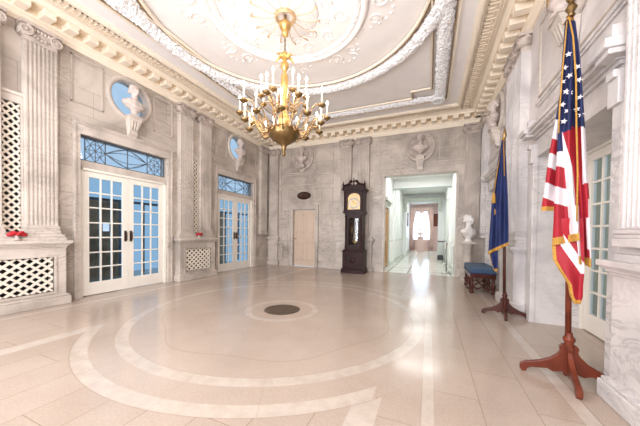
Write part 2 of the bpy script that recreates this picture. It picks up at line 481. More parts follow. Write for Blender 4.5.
# ---- cornice (one continuous moulding), modillion blocks, fret band
ROOM = [(XL, YF), (XR, YF), (XR, YB), (XL, YB)]   # counter-clockwise: left of travel is inside
bm = BM()
prof = [(0, 4.27), (.03, 4.27), (.04, 4.30), (.055, 4.33), (.05, 4.335), (.06, 4.38), (.09, 4.40), (.09, 4.43)]
sweep(bm, ROOM, prof, mat=0)
sweep(bm, ROOM, [(.09, 4.43), (.09, 4.50), (.31, 4.50)], mat=1)
sweep(bm, ROOM, [(.31, 4.50), (.31, 4.53), (.34, 4.545), (.37, 4.575), (.42, 4.58), (.42, 4.57)], mat=0)
struct(obj('trim_1', bm, ['cream', 'tan']))
bm = BM()
def modil(a, side):
    p = Vector(at(side, a)); ro = Matrix.Translation(p) @ Matrix.Rotation(ROT[side], 4, 'Z')
    bx(bm, -.07, .07, .085, .29, 4.415, 4.50, rot=ro)
    bx(bm, -.08, .08, .085, .305, 4.485, 4.502, rot=ro)
n = 34
for i in range(n + 1):
    a = YF + .14 + i * (YB - YF - .28) / n
    modil(a, 'L'); modil(a, 'R')
n = 24
for i in range(n + 1):
    modil(XL + .2 + i * (XR - XL - .4) / n, 'B')
struct(obj('trim_2', bm, 'cream', bevel=.008))
# fret band
bm = BM()
sweep(bm, ROOM, [(.40, 4.572), (.70, 4.572)], mat=0)
sweep(bm, ROOM, [(.41, 4.572), (.41, 4.556), (.435, 4.556), (.435, 4.572)], mat=1)
sweep(bm, ROOM, [(.67, 4.572), (.67, 4.548), (.70, 4.54), (.73, 4.548), (.76, 4.57), (.76, 4.60)], mat=2)
def fret(side, a0, a1):
    L = a1 - a0; n = int(L / .15); st = L / n
    for i in range(n):
        ro = Matrix.Translation(at(side, a0 + (i + .5) * st)) @ Matrix.Rotation(ROT[side], 4, 'Z')
        z0, z1 = 4.563, 4.573; h = st / 2
        for (x0, x1, y0, y1) in ((-h, h, .455, .475), (-h + .01, -h + .03, .475, .63), (-h + .01, h - .035, .61, .63),
                                 (h - .055, h - .035, .53, .63), (-h + .05, h - .035, .51, .53), (-h, h, .645, .66)):
            bx(bm, x0, x1, y0, y1, z0, z1, mat=1, rot=ro)
fret('L', YF + .4, YB - .4); fret('R', YF + .4, YB - .4); fret('B', XL + .45, XR - .45)
struct(obj('trim_3', bm, ['fret_ground', 'fret', 'cream']))

# ---- ceiling panels and plaster rings
def ell(rx, ry, n=160, cx=CX, cy=CY): return [(cx + rx * math.cos(2 * PI * i / n), cy + ry * math.sin(2 * PI * i / n)) for i in range(n)]
def crossp(x1, y1, x2, y2):
    # rectangle with stepped corners: |x|<x1 -> |y|<y2 ; |x|<x2 -> |y|<y1
    q = [(x2, -y1), (x2, y1), (x1, y1), (x1, y2), (-x1, y2), (-x1, y1), (-x2, y1), (-x2, -y1), (-x1, -y1), (-x1, -y2), (x1, -y2), (x1, -y1)]
    return [(CX + a, CY + b) for a, b in q]
def rectp(x, y): return [(CX - x, CY - y), (CX + x, CY - y), (CX + x, CY + y), (CX - x, CY + y)]
RX, RY = 2.17, 2.08
bm = BM()
# plain margin between fret band and foliage frame
sweep(bm, rectp(2.80, 4.18), [(-.2, 4.60), (.38, 4.60)], mat=0)
struct(obj('trim_4', bm, 'plaster'))
def leafy(bm, path, w, z0, drop, closed=True, jit=.017, mat=0):
    # dense path
    dense = []
    N = len(path)
    for i in range(N if closed else N - 1):
        p, q = Vector(path[i]), Vector(path[(i + 1) % N]); k = max(1, int((q - p).length / .028))
        for j in range(k): dense.append(tuple(p.lerp(q, j / k)))
    if not closed: dense.append(path[-1])
    pr = []
    for k in range(13):
        t = k / 12; pr.append(((t - .5) * w, z0 - drop * math.sin(PI * t) ** .6))
    sweep(bm, dense, pr, closed, mat, False, jit)
# foliage frame (rectangle) and foliage ring
bm = BM()
leafy(bm, rectp(2.27, 3.58), .24, 4.60, .07)
struct(obj('trim_5', bm, 'relief'))
bm = BM()
leafy(bm, ell(RX + .17, RY + .17, 200), .26, 4.60, .085)
struct(obj('trim_6', bm, 'relief'))
bm = BM()
def wire(path, w, z, h): sweep(bm, path, [(-w / 2, z), (-w / 2, z - h), (w / 2, z - h), (w / 2, z)])
wire(ell(RX, RY, 160), .018, 4.61, .035)
wire(rectp(2.42, 3.73), .018, 4.61, .03)
wire(crossp(1.66, 3.12, 2.10, 3.46), .018, 4.61, .03)
struct(obj('trim_7', bm, 'gold_line'))
bm = BM()
wire(ell(RX - .045, RY - .045, 160), .03, 4.61, .05)
wire(rectp(2.46, 3.77), .03, 4.61, .045)
wire(crossp(1.63, 3.09, 2.07, 3.43), .025, 4.61, .04)
struct(obj('trim_8', bm, 'cream'))
# inner round moulding
bm = BM()
sweep(bm, ell(1.2, 1.2, 120), [(-.06, 4.63), (-.06, 4.60), (-.03, 4.575), (.0, 4.565), (.04, 4.585), (.05, 4.60), (.05, 4.63)], smooth=True)
leafy(bm, ell(1.10, 1.10, 120), .1, 4.615, .03, jit=.008)
struct(obj('trim_9', bm, 'plaster'))
# scroll relief around the rosette
bm = BM()
def scroll(cx, cy, ang, s, z=4.622, turns=1.4, flip=1):
    pts = []
    for i in range(22):
        t = i / 21; a = ang + flip * t * turns * 2 * PI; r = s * (1 - t) ** .8
        pts.append((cx + r * math.cos(a), cy + r * math.sin(a), z))
    tube(bm, pts, [.013 * (1 - .5 * i / 21) for i in range(22)], 5)
    for i in range(3, 20, 4):
        ellip(bm, pts[i], (.03 * s * 5, .02 * s * 5, .012), 6, 4)
for k in range(12):
    a = 2 * PI * k / 12
    for rr, s, fl in ((.85, .13, 1), (.62, .10, -1)):
        aa = a + (0 if rr > .7 else PI / 12)
        scroll(CX + rr * math.cos(aa), CY + rr * math.sin(aa), aa, s, flip=fl)
for k in range(8):
    a = 2 * PI * (k + .5) / 8
    for da, fl in ((-.13, 1), (.13, -1)):
        scroll(CX + 1.42 * math.cos(a + da), CY + 1.42 * math.sin(a + da), a, .12, flip=fl)
    for j in range(10):
        t = j / 9; r = 1.3 + .34 * math.sin(PI * t); b = a + (t - .5) * .62
        ellip(bm, (CX + r * math.cos(b), CY + r * math.sin(b), 4.625), (.028, .02, .015), 6, 4)
struct(obj('trim_10', bm, 'plaster'))
# corner bosses of the ceiling frame
for nm, (sx, sy) in enumerate(((1, 1), (-1, 1), (1, -1), (-1, -1))):
    bm = BM()
    lathe(bm, [(.0, -.04), (.06, -.045), (.10, -.02), (.105, -.05), (.13, -.06), (.155, -.04), (.16, 0)], 28, (0, 0, 0))
    for k in range(10):
        a = 2 * PI * k / 10
        ellip(bm, (.075 * math.cos(a), .075 * math.sin(a), -.04), (.025, .018, .015), 6, 4)
    o = obj('ceiling_boss', bm, 'relief', loc=(CX + sx * 2.24, CY + sy * 3.62, 4.55))
    tag(o, ['round plaster boss at the ceiling corner above the right back wall', 'round plaster boss at the ceiling corner above the left back wall',
            'round plaster boss at the near right ceiling corner', 'round plaster boss at the near left ceiling corner'][nm], 'boss', 'ceiling frame bosses')
t_ = thing('ceiling_rosette', 'gilded ceiling rosette with curling ribs above the chandelier', 'rosette', (-2.145, 3.60, 4.63))
bm = BM(); lathe(bm, [(.17, 0), (.165, -.08), (.15, -.10), (.135, -.095), (.12, -.05), (.11, 0)], 32); obj('rosette_ring', bm, 'pale_gilt', t_)
bm = BM(); lathe(bm, [(0, -.03), (.1, -.05), (.2, -.045), (.3, -.025), (.5, -.012), (.52, 0)], 40); obj('rosette_dish', bm, 'relief', t_)
for k in range(14):
    a = 2 * PI * k / 14; bm = BM()
    pts = []
    for i in range(12):
        t = i / 11; r = .16 + .38 * t; z = -.075 - .03 * math.sin(PI * t) - .0 * t
        pts.append((r * math.cos(a + .05 * math.sin(3 * t)), r * math.sin(a + .05 * math.sin(3 * t)), z))
    pts.append(((.53) * math.cos(a), .585 * math.sin(a), -.075)); pts.append((.50 * math.cos(a), .55 * math.sin(a), -.06))
    tube(bm, pts, [.0055] * 8 + [.007, .008, .010, .010, .009, .007], 6)
    obj('rosette_rib', bm, 'pale_gilt', t_)

# ------------------------------------------------------------------ doors, transoms, oculi
def french_door(name, side, a, o, wleaf, h, glassmat='glass'):
    r = sempty(name, at(side, a, o), ROT[side])
    bm = BM()
    bx(bm, -wleaf - .05, -wleaf, -.07, .03, 0, h + .04); bx(bm, wleaf, wleaf + .05, -.07, .03, 0, h + .04)
    bx(bm, -wleaf - .05, wleaf + .05, -.07, .03, h, h + .04)
    obj('door_frame', bm, 'door', r)
    for s in (-1, 1):
        bm = BM(); x0, x1 = (-wleaf + .004, -.002) if s < 0 else (.002, wleaf - .004)
        st, tr, brl = .105, .105, .24
        bx(bm, x0, x0 + st, -.045, 0, .012, h - .004); bx(bm, x1 - st, x1, -.045, 0, .012, h - .004)
        bx(bm, x0 + st, x1 - st, -.045, 0, .012, brl); bx(bm, x0 + st, x1 - st, -.045, 0, h - tr, h - .004)
        ix0, ix1, iz0, iz1 = x0 + st, x1 - st, brl, h - tr
        for k in (1, 2):
            xx = ix0 + (ix1 - ix0) * k / 3; bx(bm, xx - .012, xx + .012, -.04, -.004, iz0, iz1)
        for k in range(1, 7):
            zz = iz0 + (iz1 - iz0) * k / 7; bx(bm, ix0, ix1, -.039, -.005, zz - .012, zz + .012)
        lf = obj('door_leaf', bm, 'door', r)
        bm = BM(); bx(bm, ix0, ix1, -.025, -.021, iz0, iz1); obj('glass_pane', bm, glassmat, lf)
        bm = BM(); hx = x1 - .05 if s < 0 else x0 + .05
        bx(bm, hx - .022, hx + .022, 0, .008, .98, 1.2)
        tube(bm, [(hx, .008, 1.0), (hx, .045, 1.02), (hx, .05, 1.09), (hx, .045, 1.16), (hx, .008, 1.18)], .011, 6)
        obj('door_handle', bm, 'bronze', lf)
    return r
french_door('door_1', 'L', DL[0], -.055, .775, 2.27)
french_door('door_2', 'L', DL[1], -.055, .775, 2.27)
french_door('door_4', 'R', 3.62, -.5, .82, 2.25, 'glass_clear')
french_door('door_5', 'R', 6.8, -.5, .82, 2.25, 'glass_clear')

def door_surround(side, a, lab):
    pass
for i, c in enumerate(DL):
    # stone lintel between doors and transom + architrave
    bm = BM(); bx(bm, -W2, W2, -.2, -.03, 2.31, 2.44); bx(bm, -W2, -.80, -.2, -.05, 2.44, 2.88); bx(bm, .80, W2, -.2, -.05, 2.44, 2.88)
    struct(obj('trim_11', bm, 'marble_plain', loc=at('L', c), rot=ROT['L']))
    bm = BM()
    prof2 = [(0, 0), (.02, 0), (.03, 0)]
    # architrave as nested boxes
    for (w0, w1, oo) in ((.83, .90, .035), (.90, .93, .055)):
        bx(bm, -w1, -w0, 0, oo, 0, 2.88 if w1 < .92 else 3.04); bx(bm, w0, w1, 0, oo, 0, 2.88 if w1 < .92 else 3.04)
    bx(bm, -.90, .90, 0, .0352, 2.88, 3.04); bx(bm, -.93, .93, 0, .055, 3.04, 3.07)
    bx(bm, -.96, .96, 0, .075, 3.07, 3.095)
    struct(obj('trim_12', bm, 'marble_plain', loc=at('L', c), rot=ROT['L']))
    # transom window
    w = sempty('window_%d' % (i + 1), at('L', c, -.06), ROT['L'])
    bm = BM(); bx(bm, -.80, .80, -.03, -.026, 2.44, 2.88); obj('glass_pane', bm, 'glass_clear', w)
    bm = BM()
    for (x0, x1, z0, z1) in ((-.8, .8, 2.44, 2.46), (-.8, .8, 2.86, 2.88), (-.8, -.785, 2.44, 2.88), (.785, .8, 2.44, 2.88)):
        bx(bm, x0, x1, -.02, 0, z0, z1)
    def bar(x0, z0, x1, z1, r=.006): tube(bm, [(x0, -.01, z0), (x1, -.01, z1)], r, 5)
    for xx in (-.72, -.40, 0, .40, .72): bar(xx, 2.46, xx, 2.86, .009)
    for sx in (-1, 1):
        for (a0, b0, a1, b1) in ((.40, 2.46, .72, 2.86), (.40, 2.86, .72, 2.46), (.56, 2.46, .40, 2.66), (.56, 2.46, .72, 2.66), (.56, 2.86, .40, 2.66), (.56, 2.86, .72, 2.66), (.40, 2.66, .72, 2.66), (.56, 2.46, .56, 2.86)):
            bar(sx * a0, b0, sx * a1, b1)
        tube(bm, [(sx * (.56 + .1 * math.cos(q * PI / 8)), -.01, 2.66 + .12 * math.sin(q * PI / 8)) for q in range(17)], .006, 5)
        # long leaf shapes in the middle panels
        for amp in (.17, .09):
            for sg in (-1, 1):
                tube(bm, [(sx * .4 * q / 10, -.01, 2.66 + sg * amp * (1 - math.sin(PI * q / 20)) if False else 2.66 + sg * amp * math.cos(PI / 2 * q / 10)) for q in range(11)], .006, 5)
        bar(0, 2.46, sx * .4, 2.66); bar(0, 2.86, sx * .4, 2.66)
    obj('iron_tracery', bm, 'iron', w)
    # oculus
    w = sempty('window_%d' % (i + 3), at('L', c + .01, 0, 3.85), ROT['L'])
    bm = BM()
    m = Matrix.Rotation(-PI / 2, 4, 'X')
    lathe(bm, [(.33, -.10), (.345, .0), (.36, .035), (.39, .05), (.42, .045), (.435, .02), (.44, 0)], 48, mtx=m)
    bmesh.ops.delete(bm, geom=[f for f in bm.faces if len(f.verts) > 10], context='FACES')
    obj('window_frame', bm, 'marble_plain', w)
    bm = BM(); lathe(bm, [(.355, -.120), (.355, -.115)], 48, mtx=m); obj('glass_pane', bm, 'glass_clear', w)

# wall panels (raised fillets) in the upper wall
def fillet_rect(bm, a0, a1, z0, z1, w=.02, o=.014):
    bx(bm, a0, a1, 0, o, z0, z0 + w); bx(bm, a0, a1, 0, o, z1 - w, z1); bx(bm, a0, a0 + w, 0, o, z0, z1); bx(bm, a1 - w, a1, 0, o, z0, z1)
bm = BM()
def panel(side, a0, a1, z0, z1):
    ro = Matrix.Translation(at(side, 0)) @ Matrix.Rotation(ROT[side], 4, 'Z')
    sg = {'L': -1, 'R': 1, 'B': -1}[side]
    x0, x1 = sorted((a0 * sg, a1 * sg))
    if side in 'LR': ro = Matrix.Translation(at(side, 0)) @ Matrix.Rotation(ROT[side], 4, 'Z')
    w, o = .022, .016
    for q in ((x0, x1, z0, z0 + w), (x0, x1, z1 - w, z1), (x0, x0 + w, z0, z1), (x1 - w, x1, z0, z1)):
        bx(bm, q[0], q[1], -.002, o, q[2], q[3], rot=ro)
for c in DL:
    panel('L', c - .95, c - .47, 3.40, 4.2); panel('L', c + .49, c + .95, 3.40, 4.2)
panel('B', -5.1, -4.68, 3.4, 4.15); panel('B', -3.72, -3.05, 3.4, 4.15); panel('B', -5.1, -3.05, 2.9, 3.3)
panel('B', -5.1, -4.8, .5, 2.75); panel('B', -3.5, -3.05, .5, 2.75)
panel('B', -1.5, -.82, 3.4, 4.15); panel('B', .22, .80, 3.4, 4.15)
panel('R', 2.72, 4.5, 3.10, 4.1); panel('R', 5.9, 6.4, 3.4, 4.1); panel('R', 7.2, 7.6, 3.4, 4.1)
struct(obj('trim_13', bm, 'marble_plain'))
# back wall string course
bm = BM()
bx(bm, XL, -3.0, YB - .02, YB + .01, 3.33, 3.36); bx(bm, -1.55, -.65, YB - .02, YB + .01, 3.33, 3.36); bx(bm, .05, .85, YB - .02, YB + .01, 3.33, 3.36)
struct(obj('trim_14', bm, 'marble_plain'))

# small back door
d3 = sempty('door_3', at('B', -4.13, -.06), ROT['B'])
bm = BM(); bx(bm, -.425, .425, -.045, 0, .01, 2.02)
for (x0, x1, z0, z1) in ((-.34, -.05, 1.2, 1.88), (.05, .34, 1.2, 1.88), (-.34, .34, .98, 1.1)):
    fillet_rect(bm, x0, x1, z0, z1, .03, .012)
obj('door_panel', bm, 'door2', d3)
for x0 in (-.33, .05):
    bm = BM(); fillet_rect(bm, x0, x0 + .28, .22, .86, .03, .014)
    for k in range(14):
        z = .26 + k * .042
        bx(bm, x0 + .03, x0 + .25, .0, .012, z, z + .022)
    obj('louver_vent', bm, 'door2', d3)
bm = BM(); ellip(bm, (.38, .035, 1.0), (.025, .025, .025), 12, 8); lathe(bm, [(.012, 0), (.012, .03)], 10, mtx=Matrix.Translation((.38, 0, 1.0)) @ Matrix.Rotation(-PI / 2, 4, 'X')); obj('door_knob', bm, 'brass', d3)
bm = BM()
for (w0, w1, oo, zt) in ((.44, .53, .05, 2.13), (.53, .56, .07, 2.16)):
    bx(bm, -w1, -w0, -.0, oo, 0, 2.04 if w1 < .54 else 2.13); bx(bm, w0, w1, 0, oo, 0, 2.04 if w1 < .54 else 2.13)
bx(bm, -.53, .53, 0, .05, 2.04, 2.13); bx(bm, -.56, .56, 0, .07, 2.13, 2.16); bx(bm, -.57, .57, 0, .085, 2.16, 2.18)
obj('door_casing', bm, 'marble_plain', d3, loc=(0, .06, 0))
# opening surround
bm = BM()
bx(bm, OX0 - .05, OX0, YB - .03, YB, 0, OZ + .05); bx(bm, OX1, OX1 + .05, YB - .03, YB, 0, OZ + .05); bx(bm, OX0, OX1, YB - .03, YB, OZ, OZ + .05)
struct(obj('trim_15', bm, 'marble_plain'))

# ------------------------------------------------------------------ pedestals, pilasters
def volute(bm, cx, cz, r, y0, y1, flip):
    """spiral volute in the xz plane"""
    pts = []
    for i in range(34):
        t = i / 33; a = PI / 2 + flip * t * 2.4 * 2 * PI; rr = r * (1 - .82 * t)
        pts.append((cx + rr * math.cos(a), y1, cz + rr * math.sin(a)))
    tube(bm, pts, [.02 * (1 - .55 * i / 33) for i in range(34)], 6)
    m = Matrix.Translation((cx, 0, cz)) @ Matrix.Rotation(-PI / 2, 4, 'X')
    lathe(bm, [(r * .98, y0), (r * 1.0, y1 - .01), (r * .75, y1 - .005), (0.0, y1)], 20, mtx=m)
    ellip(bm, (cx, y1 + .012, cz), (.02, .015, .02), 8, 6)
def make_pilaster(w, label, group, h0=1.13, h1=4.27, o=.12, mat='marble_plain'):
    t = thing('fluted_pilaster', label, 'pilaster', group=group)
    bm = BM()
    # fluted shaft front outline extruded up
    z0, z1 = h0 + .14, h1 - .26
    n = 7; poly = [(-w / 2, 0), (-w / 2, o)]
    fw = (w - .03) / n
    for k in range(n):
        xa = -w / 2 + .015 + k * fw; poly.append((xa + fw * .18, o))
        for q in range(1, 6): 
            a = PI * q / 6; poly.append((xa + fw * .5 - fw * .32 * math.cos(a), o - .022 * math.sin(a)))
        poly.append((xa + fw * .82, o))
    poly += [(w / 2, o), (w / 2, 0)]
    a_ = [bm.verts.new((x, y, z0)) for x, y in poly]; b_ = [bm.verts.new((x, y, z1)) for x, y in poly]
    for i in range(len(poly)):
        j = (i + 1) % len(poly); bm.faces.new((a_[i], a_[j], b_[j], b_[i]))
    bm.faces.new(a_); bm.faces.new(b_)
    obj('shaft', bm, mat, t)
    bm = BM()
    for (dx, oo, za, zb) in ((.03, .15, h0, h0 + .06), (.02, .14, h0 + .06, h0 + .09), (.028, .148, h0 + .09, h0 + .12), (.01, .13, h0 + .12, h0 + .14)):
        bx(bm, -w / 2 - dx, w / 2 + dx, 0, oo, za, zb)
    obj('pilaster_base', bm, mat, t, bevel=.008)
    bm = BM(); cz = h1 - .13
    bx(bm, -w / 2 - .005, w / 2 + .005, 0, o + .005, z1, h1 - .04)
    bx(bm, -w / 2 - .055, w / 2 + .055, 0, o + .055, h1 - .045, h1)
    for k in range(5):
        ellip(bm, (-w / 2 + .10 + k * (w - .2) / 4, o + .015, h1 - .075), (.022, .02, .03), 8, 6)
    for k in range(7):   # hanging garland
        u = k / 6; x = (u - .5) * (w - .12)
        ellip(bm, (x, o + .02, h1 - .13 - .06 * math.sin(PI * u)), (.026, .02, .022), 8, 6)
    cap = obj('capital', bm, 'capital', t)
    for s in (-1, 1):
        bm = BM(); volute(bm, s * (w / 2 - .01), h1 - .125, .078, 0, o + .03, s)
        # the same scroll on the return face
        mm = Matrix.Translation((s * (w / 2 + .0), o - .035, h1 - .125)) @ Matrix.Rotation(PI / 2, 4, 'Y')
        lathe(bm, [(0, s * .05), (.04, s * .05), (.07, s * .042), (.074, s * .02), (.074, -s * .03), (0, -s * .03)], 18, mtx=mm)
        sp_ = []
        for i in range(30):
            q = i / 29; an = PI / 2 + q * 2.3 * 2 * PI; rr = .074 * (1 - .8 * q)
            sp_.append((s * (w / 2 + .048), o - .035 + rr * math.cos(an), h1 - .125 + rr * math.sin(an)))
        tube(bm, sp_, [.016 * (1 - .5 * i / 29) for i in range(30)], 5)
        obj('volute', bm, 'capital', cap)
    return t
def make_pedestal(label, group, hw=.6, o=.24, grille=True, mat='marble_plain'):
    t = thing('marble_pedestal', label, 'pedestal', group=group)
    bm = BM()
    bx(bm, -hw, hw, 0, o, 0, .13); bx(bm, -hw + .015, hw - .015, 0, o - .015, .13, .16); 
    obj('plinth', bm, mat, t, bevel=.01)
    bm = BM(); g = .40; bo = o - .05
    if grille:
        bx(bm, -hw + .05, -g, 0, bo, .16, .92); bx(bm, g, hw - .05, 0, bo, .16, .92)
        bx(bm, -g, g, 0, bo, .16, .22); bx(bm, -g, g, 0, bo, .77, .92)
        fr = bo
        for q in ((-g - .03, g + .03, .19, .22), (-g - .03, g + .03, .77, .80), (-g - .03, -g, .22, .77), (g, g + .03, .22, .77)):
            bx(bm, q[0], q[1], bo - .02, bo + .014, q[2], q[3])
    else:
        bx(bm, -hw + .05, hw - .05, 0, bo, .16, .92)
        for q in () if mat == 'marble_white' else ((-g, g, .24, .27), (-g, g, .82, .85), (-g, -g + .03, .27, .82), (g - .03, g, .27, .82)):
            bx(bm, q[0], q[1], bo - .02, bo + .006, q[2], q[3])
    obj('pedestal_body', bm, mat, t)
    bm = BM()
    for (dx, dz, zz) in ((-.035, .03, .92), (-.015, .03, .945), (.005, .03, .97), (.02, .045, .985)):
        bx(bm, -hw - dx + 0, hw + dx, 0, o + dx, zz, zz + dz)
    bx(bm, -hw + .03, hw - .03, 0, o - .06, 1.02, 1.08); bx(bm, -hw + .045, hw - .045, 0, o - .075, 1.08, 1.13)
    obj('ledge', bm, mat, t, bevel=.006)
    if grille:
        bm = BM(); lattice(bm, -g, g, .22, .77, .135, .115, .042, bo - .035, bo - .012); obj('grille', bm, 'lattice', t)
        bm = BM(); bx(bm, -g, g, .002, .02, .22, .77); obj('grille_recess', bm, 'dark', t)
    return t
def make_strip(label, group):
    t = thing('lattice_panel', label, 'lattice', group=group)
    bm = BM(); w = .095; z0, z1 = 1.16, 3.05
    for q in ((-w - .022, -w, z0, z1), (w, w + .022, z0, z1), (-w - .022, w + .022, z1, z1 + .03)): bx(bm, q[0], q[1], 0, .055, q[2], q[3])
    bx(bm, -w - .022, w + .022, 0, .05, 3.08, 3.16); bx(bm, -w - .05, w + .05, 0, .08, 3.16, 3.20); bx(bm, -w - .03, w + .03, 0, .06, 1.13, 1.16)
    obj('frame', bm, 'marble_plain', t)
    bm = BM(); lattice(bm, -w, w, z0, z1, .105, .11, .036, .02, .04); obj('lattice_bars', bm, 'lattice', t)
    bm = BM(); bx(bm, -w, w, .001, .006, z0, z1); obj('backing', bm, 'dark', t)
    return t
def make_bow(label, group):
    t = thing('red_bow', label, 'bow', group=group)
    bm = BM()
    for s in (-1, 1):
        ellip(bm, (s * .055, 0, .09), (.055, .03, .032), 12, 8, rot=Matrix.Rotation(s * .35, 3, 'Y'))
        ellip(bm, (s * .03, .02, .11), (.04, .025, .022), 10, 6, rot=Matrix.Rotation(-s * .5, 3, 'Y'))
    ellip(bm, (0, .02, .085), (.024, .03, .024), 10, 8)
    obj('ribbon', bm, 'red', t)
    bm = BM(); lathe(bm, [(.035, 0), (.04, .01), (.022, .025), (.02, .05), (.028, .07)], 14); obj('holder', bm, 'capital', t)
    return t
PC = (1.78, 5.0)
ped0 = make_pedestal('marble pedestal with lattice grille left of the nearest French doors', 'lattice grille pedestals')
ped0.location = at('L', PC[0]); ped0.rotation_euler.z = ROT['L']
dup(ped0, at('L', PC[1]), ROT['L'], 'marble pedestal with lattice grille between the two left pairs of French doors')
pil0 = make_pilaster(.36, 'fluted marble pilaster between near lattice strip and nearest French doors', 'fluted wall pilasters')
pil0.location = at('L', PC[0] + .30); pil0.rotation_euler.z = ROT['L']
dup(pil0, at('L', PC[0] - .30), ROT['L'], 'fluted marble pilaster cut by the left edge of the photo')
dup(pil0, at('L', PC[1] - .30), ROT['L'], 'left one of the two fluted pilasters between the left French doors')
dup(pil0, at('L', PC[1] + .30), ROT['L'], 'right one of the two fluted pilasters between the left French doors')
s0 = make_strip('tall lattice strip in the wall at the left edge', 'tall lattice strips')
s0.location = at('L', PC[0]); s0.rotation_euler.z = ROT['L']
dup(s0, at('L', PC[1]), ROT['L'], 'tall narrow lattice strip between the two left French door pairs')
b0 = make_bow('red bow on the near grille pedestal ledge at far left', 'red bows')
b0.location = at('L', PC[0], .2, 1.04); b0.rotation_euler.z = ROT['L']
dup(b0, at('L', PC[1], .2, 1.04), ROT['L'], 'red bow on the pedestal ledge between the two French door pairs')
# back wall pilasters behind the clock, corner ones
dup(pil0, at('B', -2.57), ROT['B'], 'fluted marble pilaster behind the left side of the clock')
dup(pil0, at('B', -1.99), ROT['B'], 'fluted marble pilaster right of the tall clock')
dup(pil0, at('B', 1.06), ROT['B'], 'fluted pilaster in the right corner behind the white bust')
dup(pil0, at('B', -5.36), ROT['B'], 'pilaster on the back wall in the far left corner')
dup(pil0, at('L', 7.97), ROT['L'], 'pilaster on the left wall in the far corner beside far French doors')
pb = make_pedestal('plain marble pedestal in the back wall behind the tall clock', None, .64, .16, False)
pb.location = at('B', -2.28); pb.rotation_euler.z = ROT['B']
pb = make_pedestal('plain marble pedestal in the far left corner', None, .24, .16, False)
pb.location = at('B', -5.36); pb.rotation_euler.z = ROT['B']
# right wall
prw = make_pedestal('veined white marble pedestal behind the blue flag', 'right wall pedestals', .48, .2, False, 'marble_white')
prw.location = at('R', 5.31); prw.rotation_euler.z = ROT['R']
pn = make_pedestal('large white marble pedestal cut by the right edge of the photo', 'right wall pedestals', .63, .16, False, 'marble_white')
pn.location = at('R', 2.02); pn.rotation_euler.z = ROT['R']
pr0 = make_pilaster(.36, 'fluted marble pilaster on the right wall nearest the door behind the flags', 'right wall pilasters', mat='marble_white')
pr0.location = at('R', 5.08); pr0.rotation_euler.z = ROT['R']
dup(pr0, at('R', 5.54), ROT['R'], 'farther fluted marble pilaster on the right wall behind the blue flag')
dup(pr0, at('R', 7.95), ROT['R'], 'fluted marble pilaster on the right wall in the far corner')
dup(pr0, at('R', 2.34), ROT['R'], 'fluted marble pilaster standing on the pedestal at the right edge')
# right wall door hoods
for i, (c, lab) in enumerate(((3.62, 'stone hood over the right door behind the striped flag'), (6.8, 'stone hood over the far right door beyond the blue flag'))):
    t = thing('door_hood', lab, 'door hood', at('R', c), ROT['R'], 'stone door hoods')
    bm = BM(); hw = .98
    for (dx, oo, za, zb) in ((0, .03, 2.28, 2.42), (.0, .02, 2.42, 2.52), (.01, .05, 2.52, 2.55), (.03, .08, 2.55, 2.58), (.07, .13, 2.58, 2.62), (.08, .15, 2.62, 2.66)):
        bx(bm, -hw + .1 - dx, hw - .1 + dx, -.002, oo, za, zb)
    obj('cornice', bm, 'marble_white', t)
    for s in (-1, 1):
        bm = BM(); x = s * .90
        bx(bm, x - .06, x + .06, 0, .06, 0, 2.40); bx(bm, x - .05, x + .05, 0, .11, 2.40, 2.46); bx(bm, x - .065, x + .065, 0, .09, 2.2, 2.399)
        bx(bm, x - .09, x + .09, 0, .16, 2.56, 2.60); bx(bm, x - .11, x + .11, 0, .19, 2.60, 2.67); bx(bm, x - .04, x + .04, .02, .12, 2.67, 2.80)
        obj('jamb_bracket', bm, 'marble_white', t, bevel=.006)
    bm = BM()
    bx(bm, -hw + .06, hw - .06, 0, .02, 2.98, 3.01); bx(bm, -hw + .06, hw - .06, 0, .035, 3.01, 3.04)
    obj('string_moulding', bm, 'marble_white', t)
# curtains behind the right doors
def pleated(bm, x0, x1, z0, z1, y, amp, per, n=80, flare=0):
    rows = []
    for k in range(9):
        z = z0 + (z1 - z0) * k / 8
        rows.append([(x0 + (x1 - x0) * i / n, y + amp * math.sin(i / n * (x1 - x0) / per * 2 * PI + .3 * math.sin(k)), z) for i in range(n + 1)])
    grid(bm, rows)
for c, lab in ((3.62, 'grey green sheer curtain behind the glass of the near right door'), (6.8, 'grey green sheer curtain behind the far right door')):
    bm = BM(); pleated(bm, -.85, 1.75, .02, 2.3, -.75, .02, .12, 160)
    o = obj('curtain_or_glow_sheer', bm, 'curtain', loc=at('R', c), rot=ROT['R']); tag(o, lab, 'curtain', 'sheer curtains behind the doors')


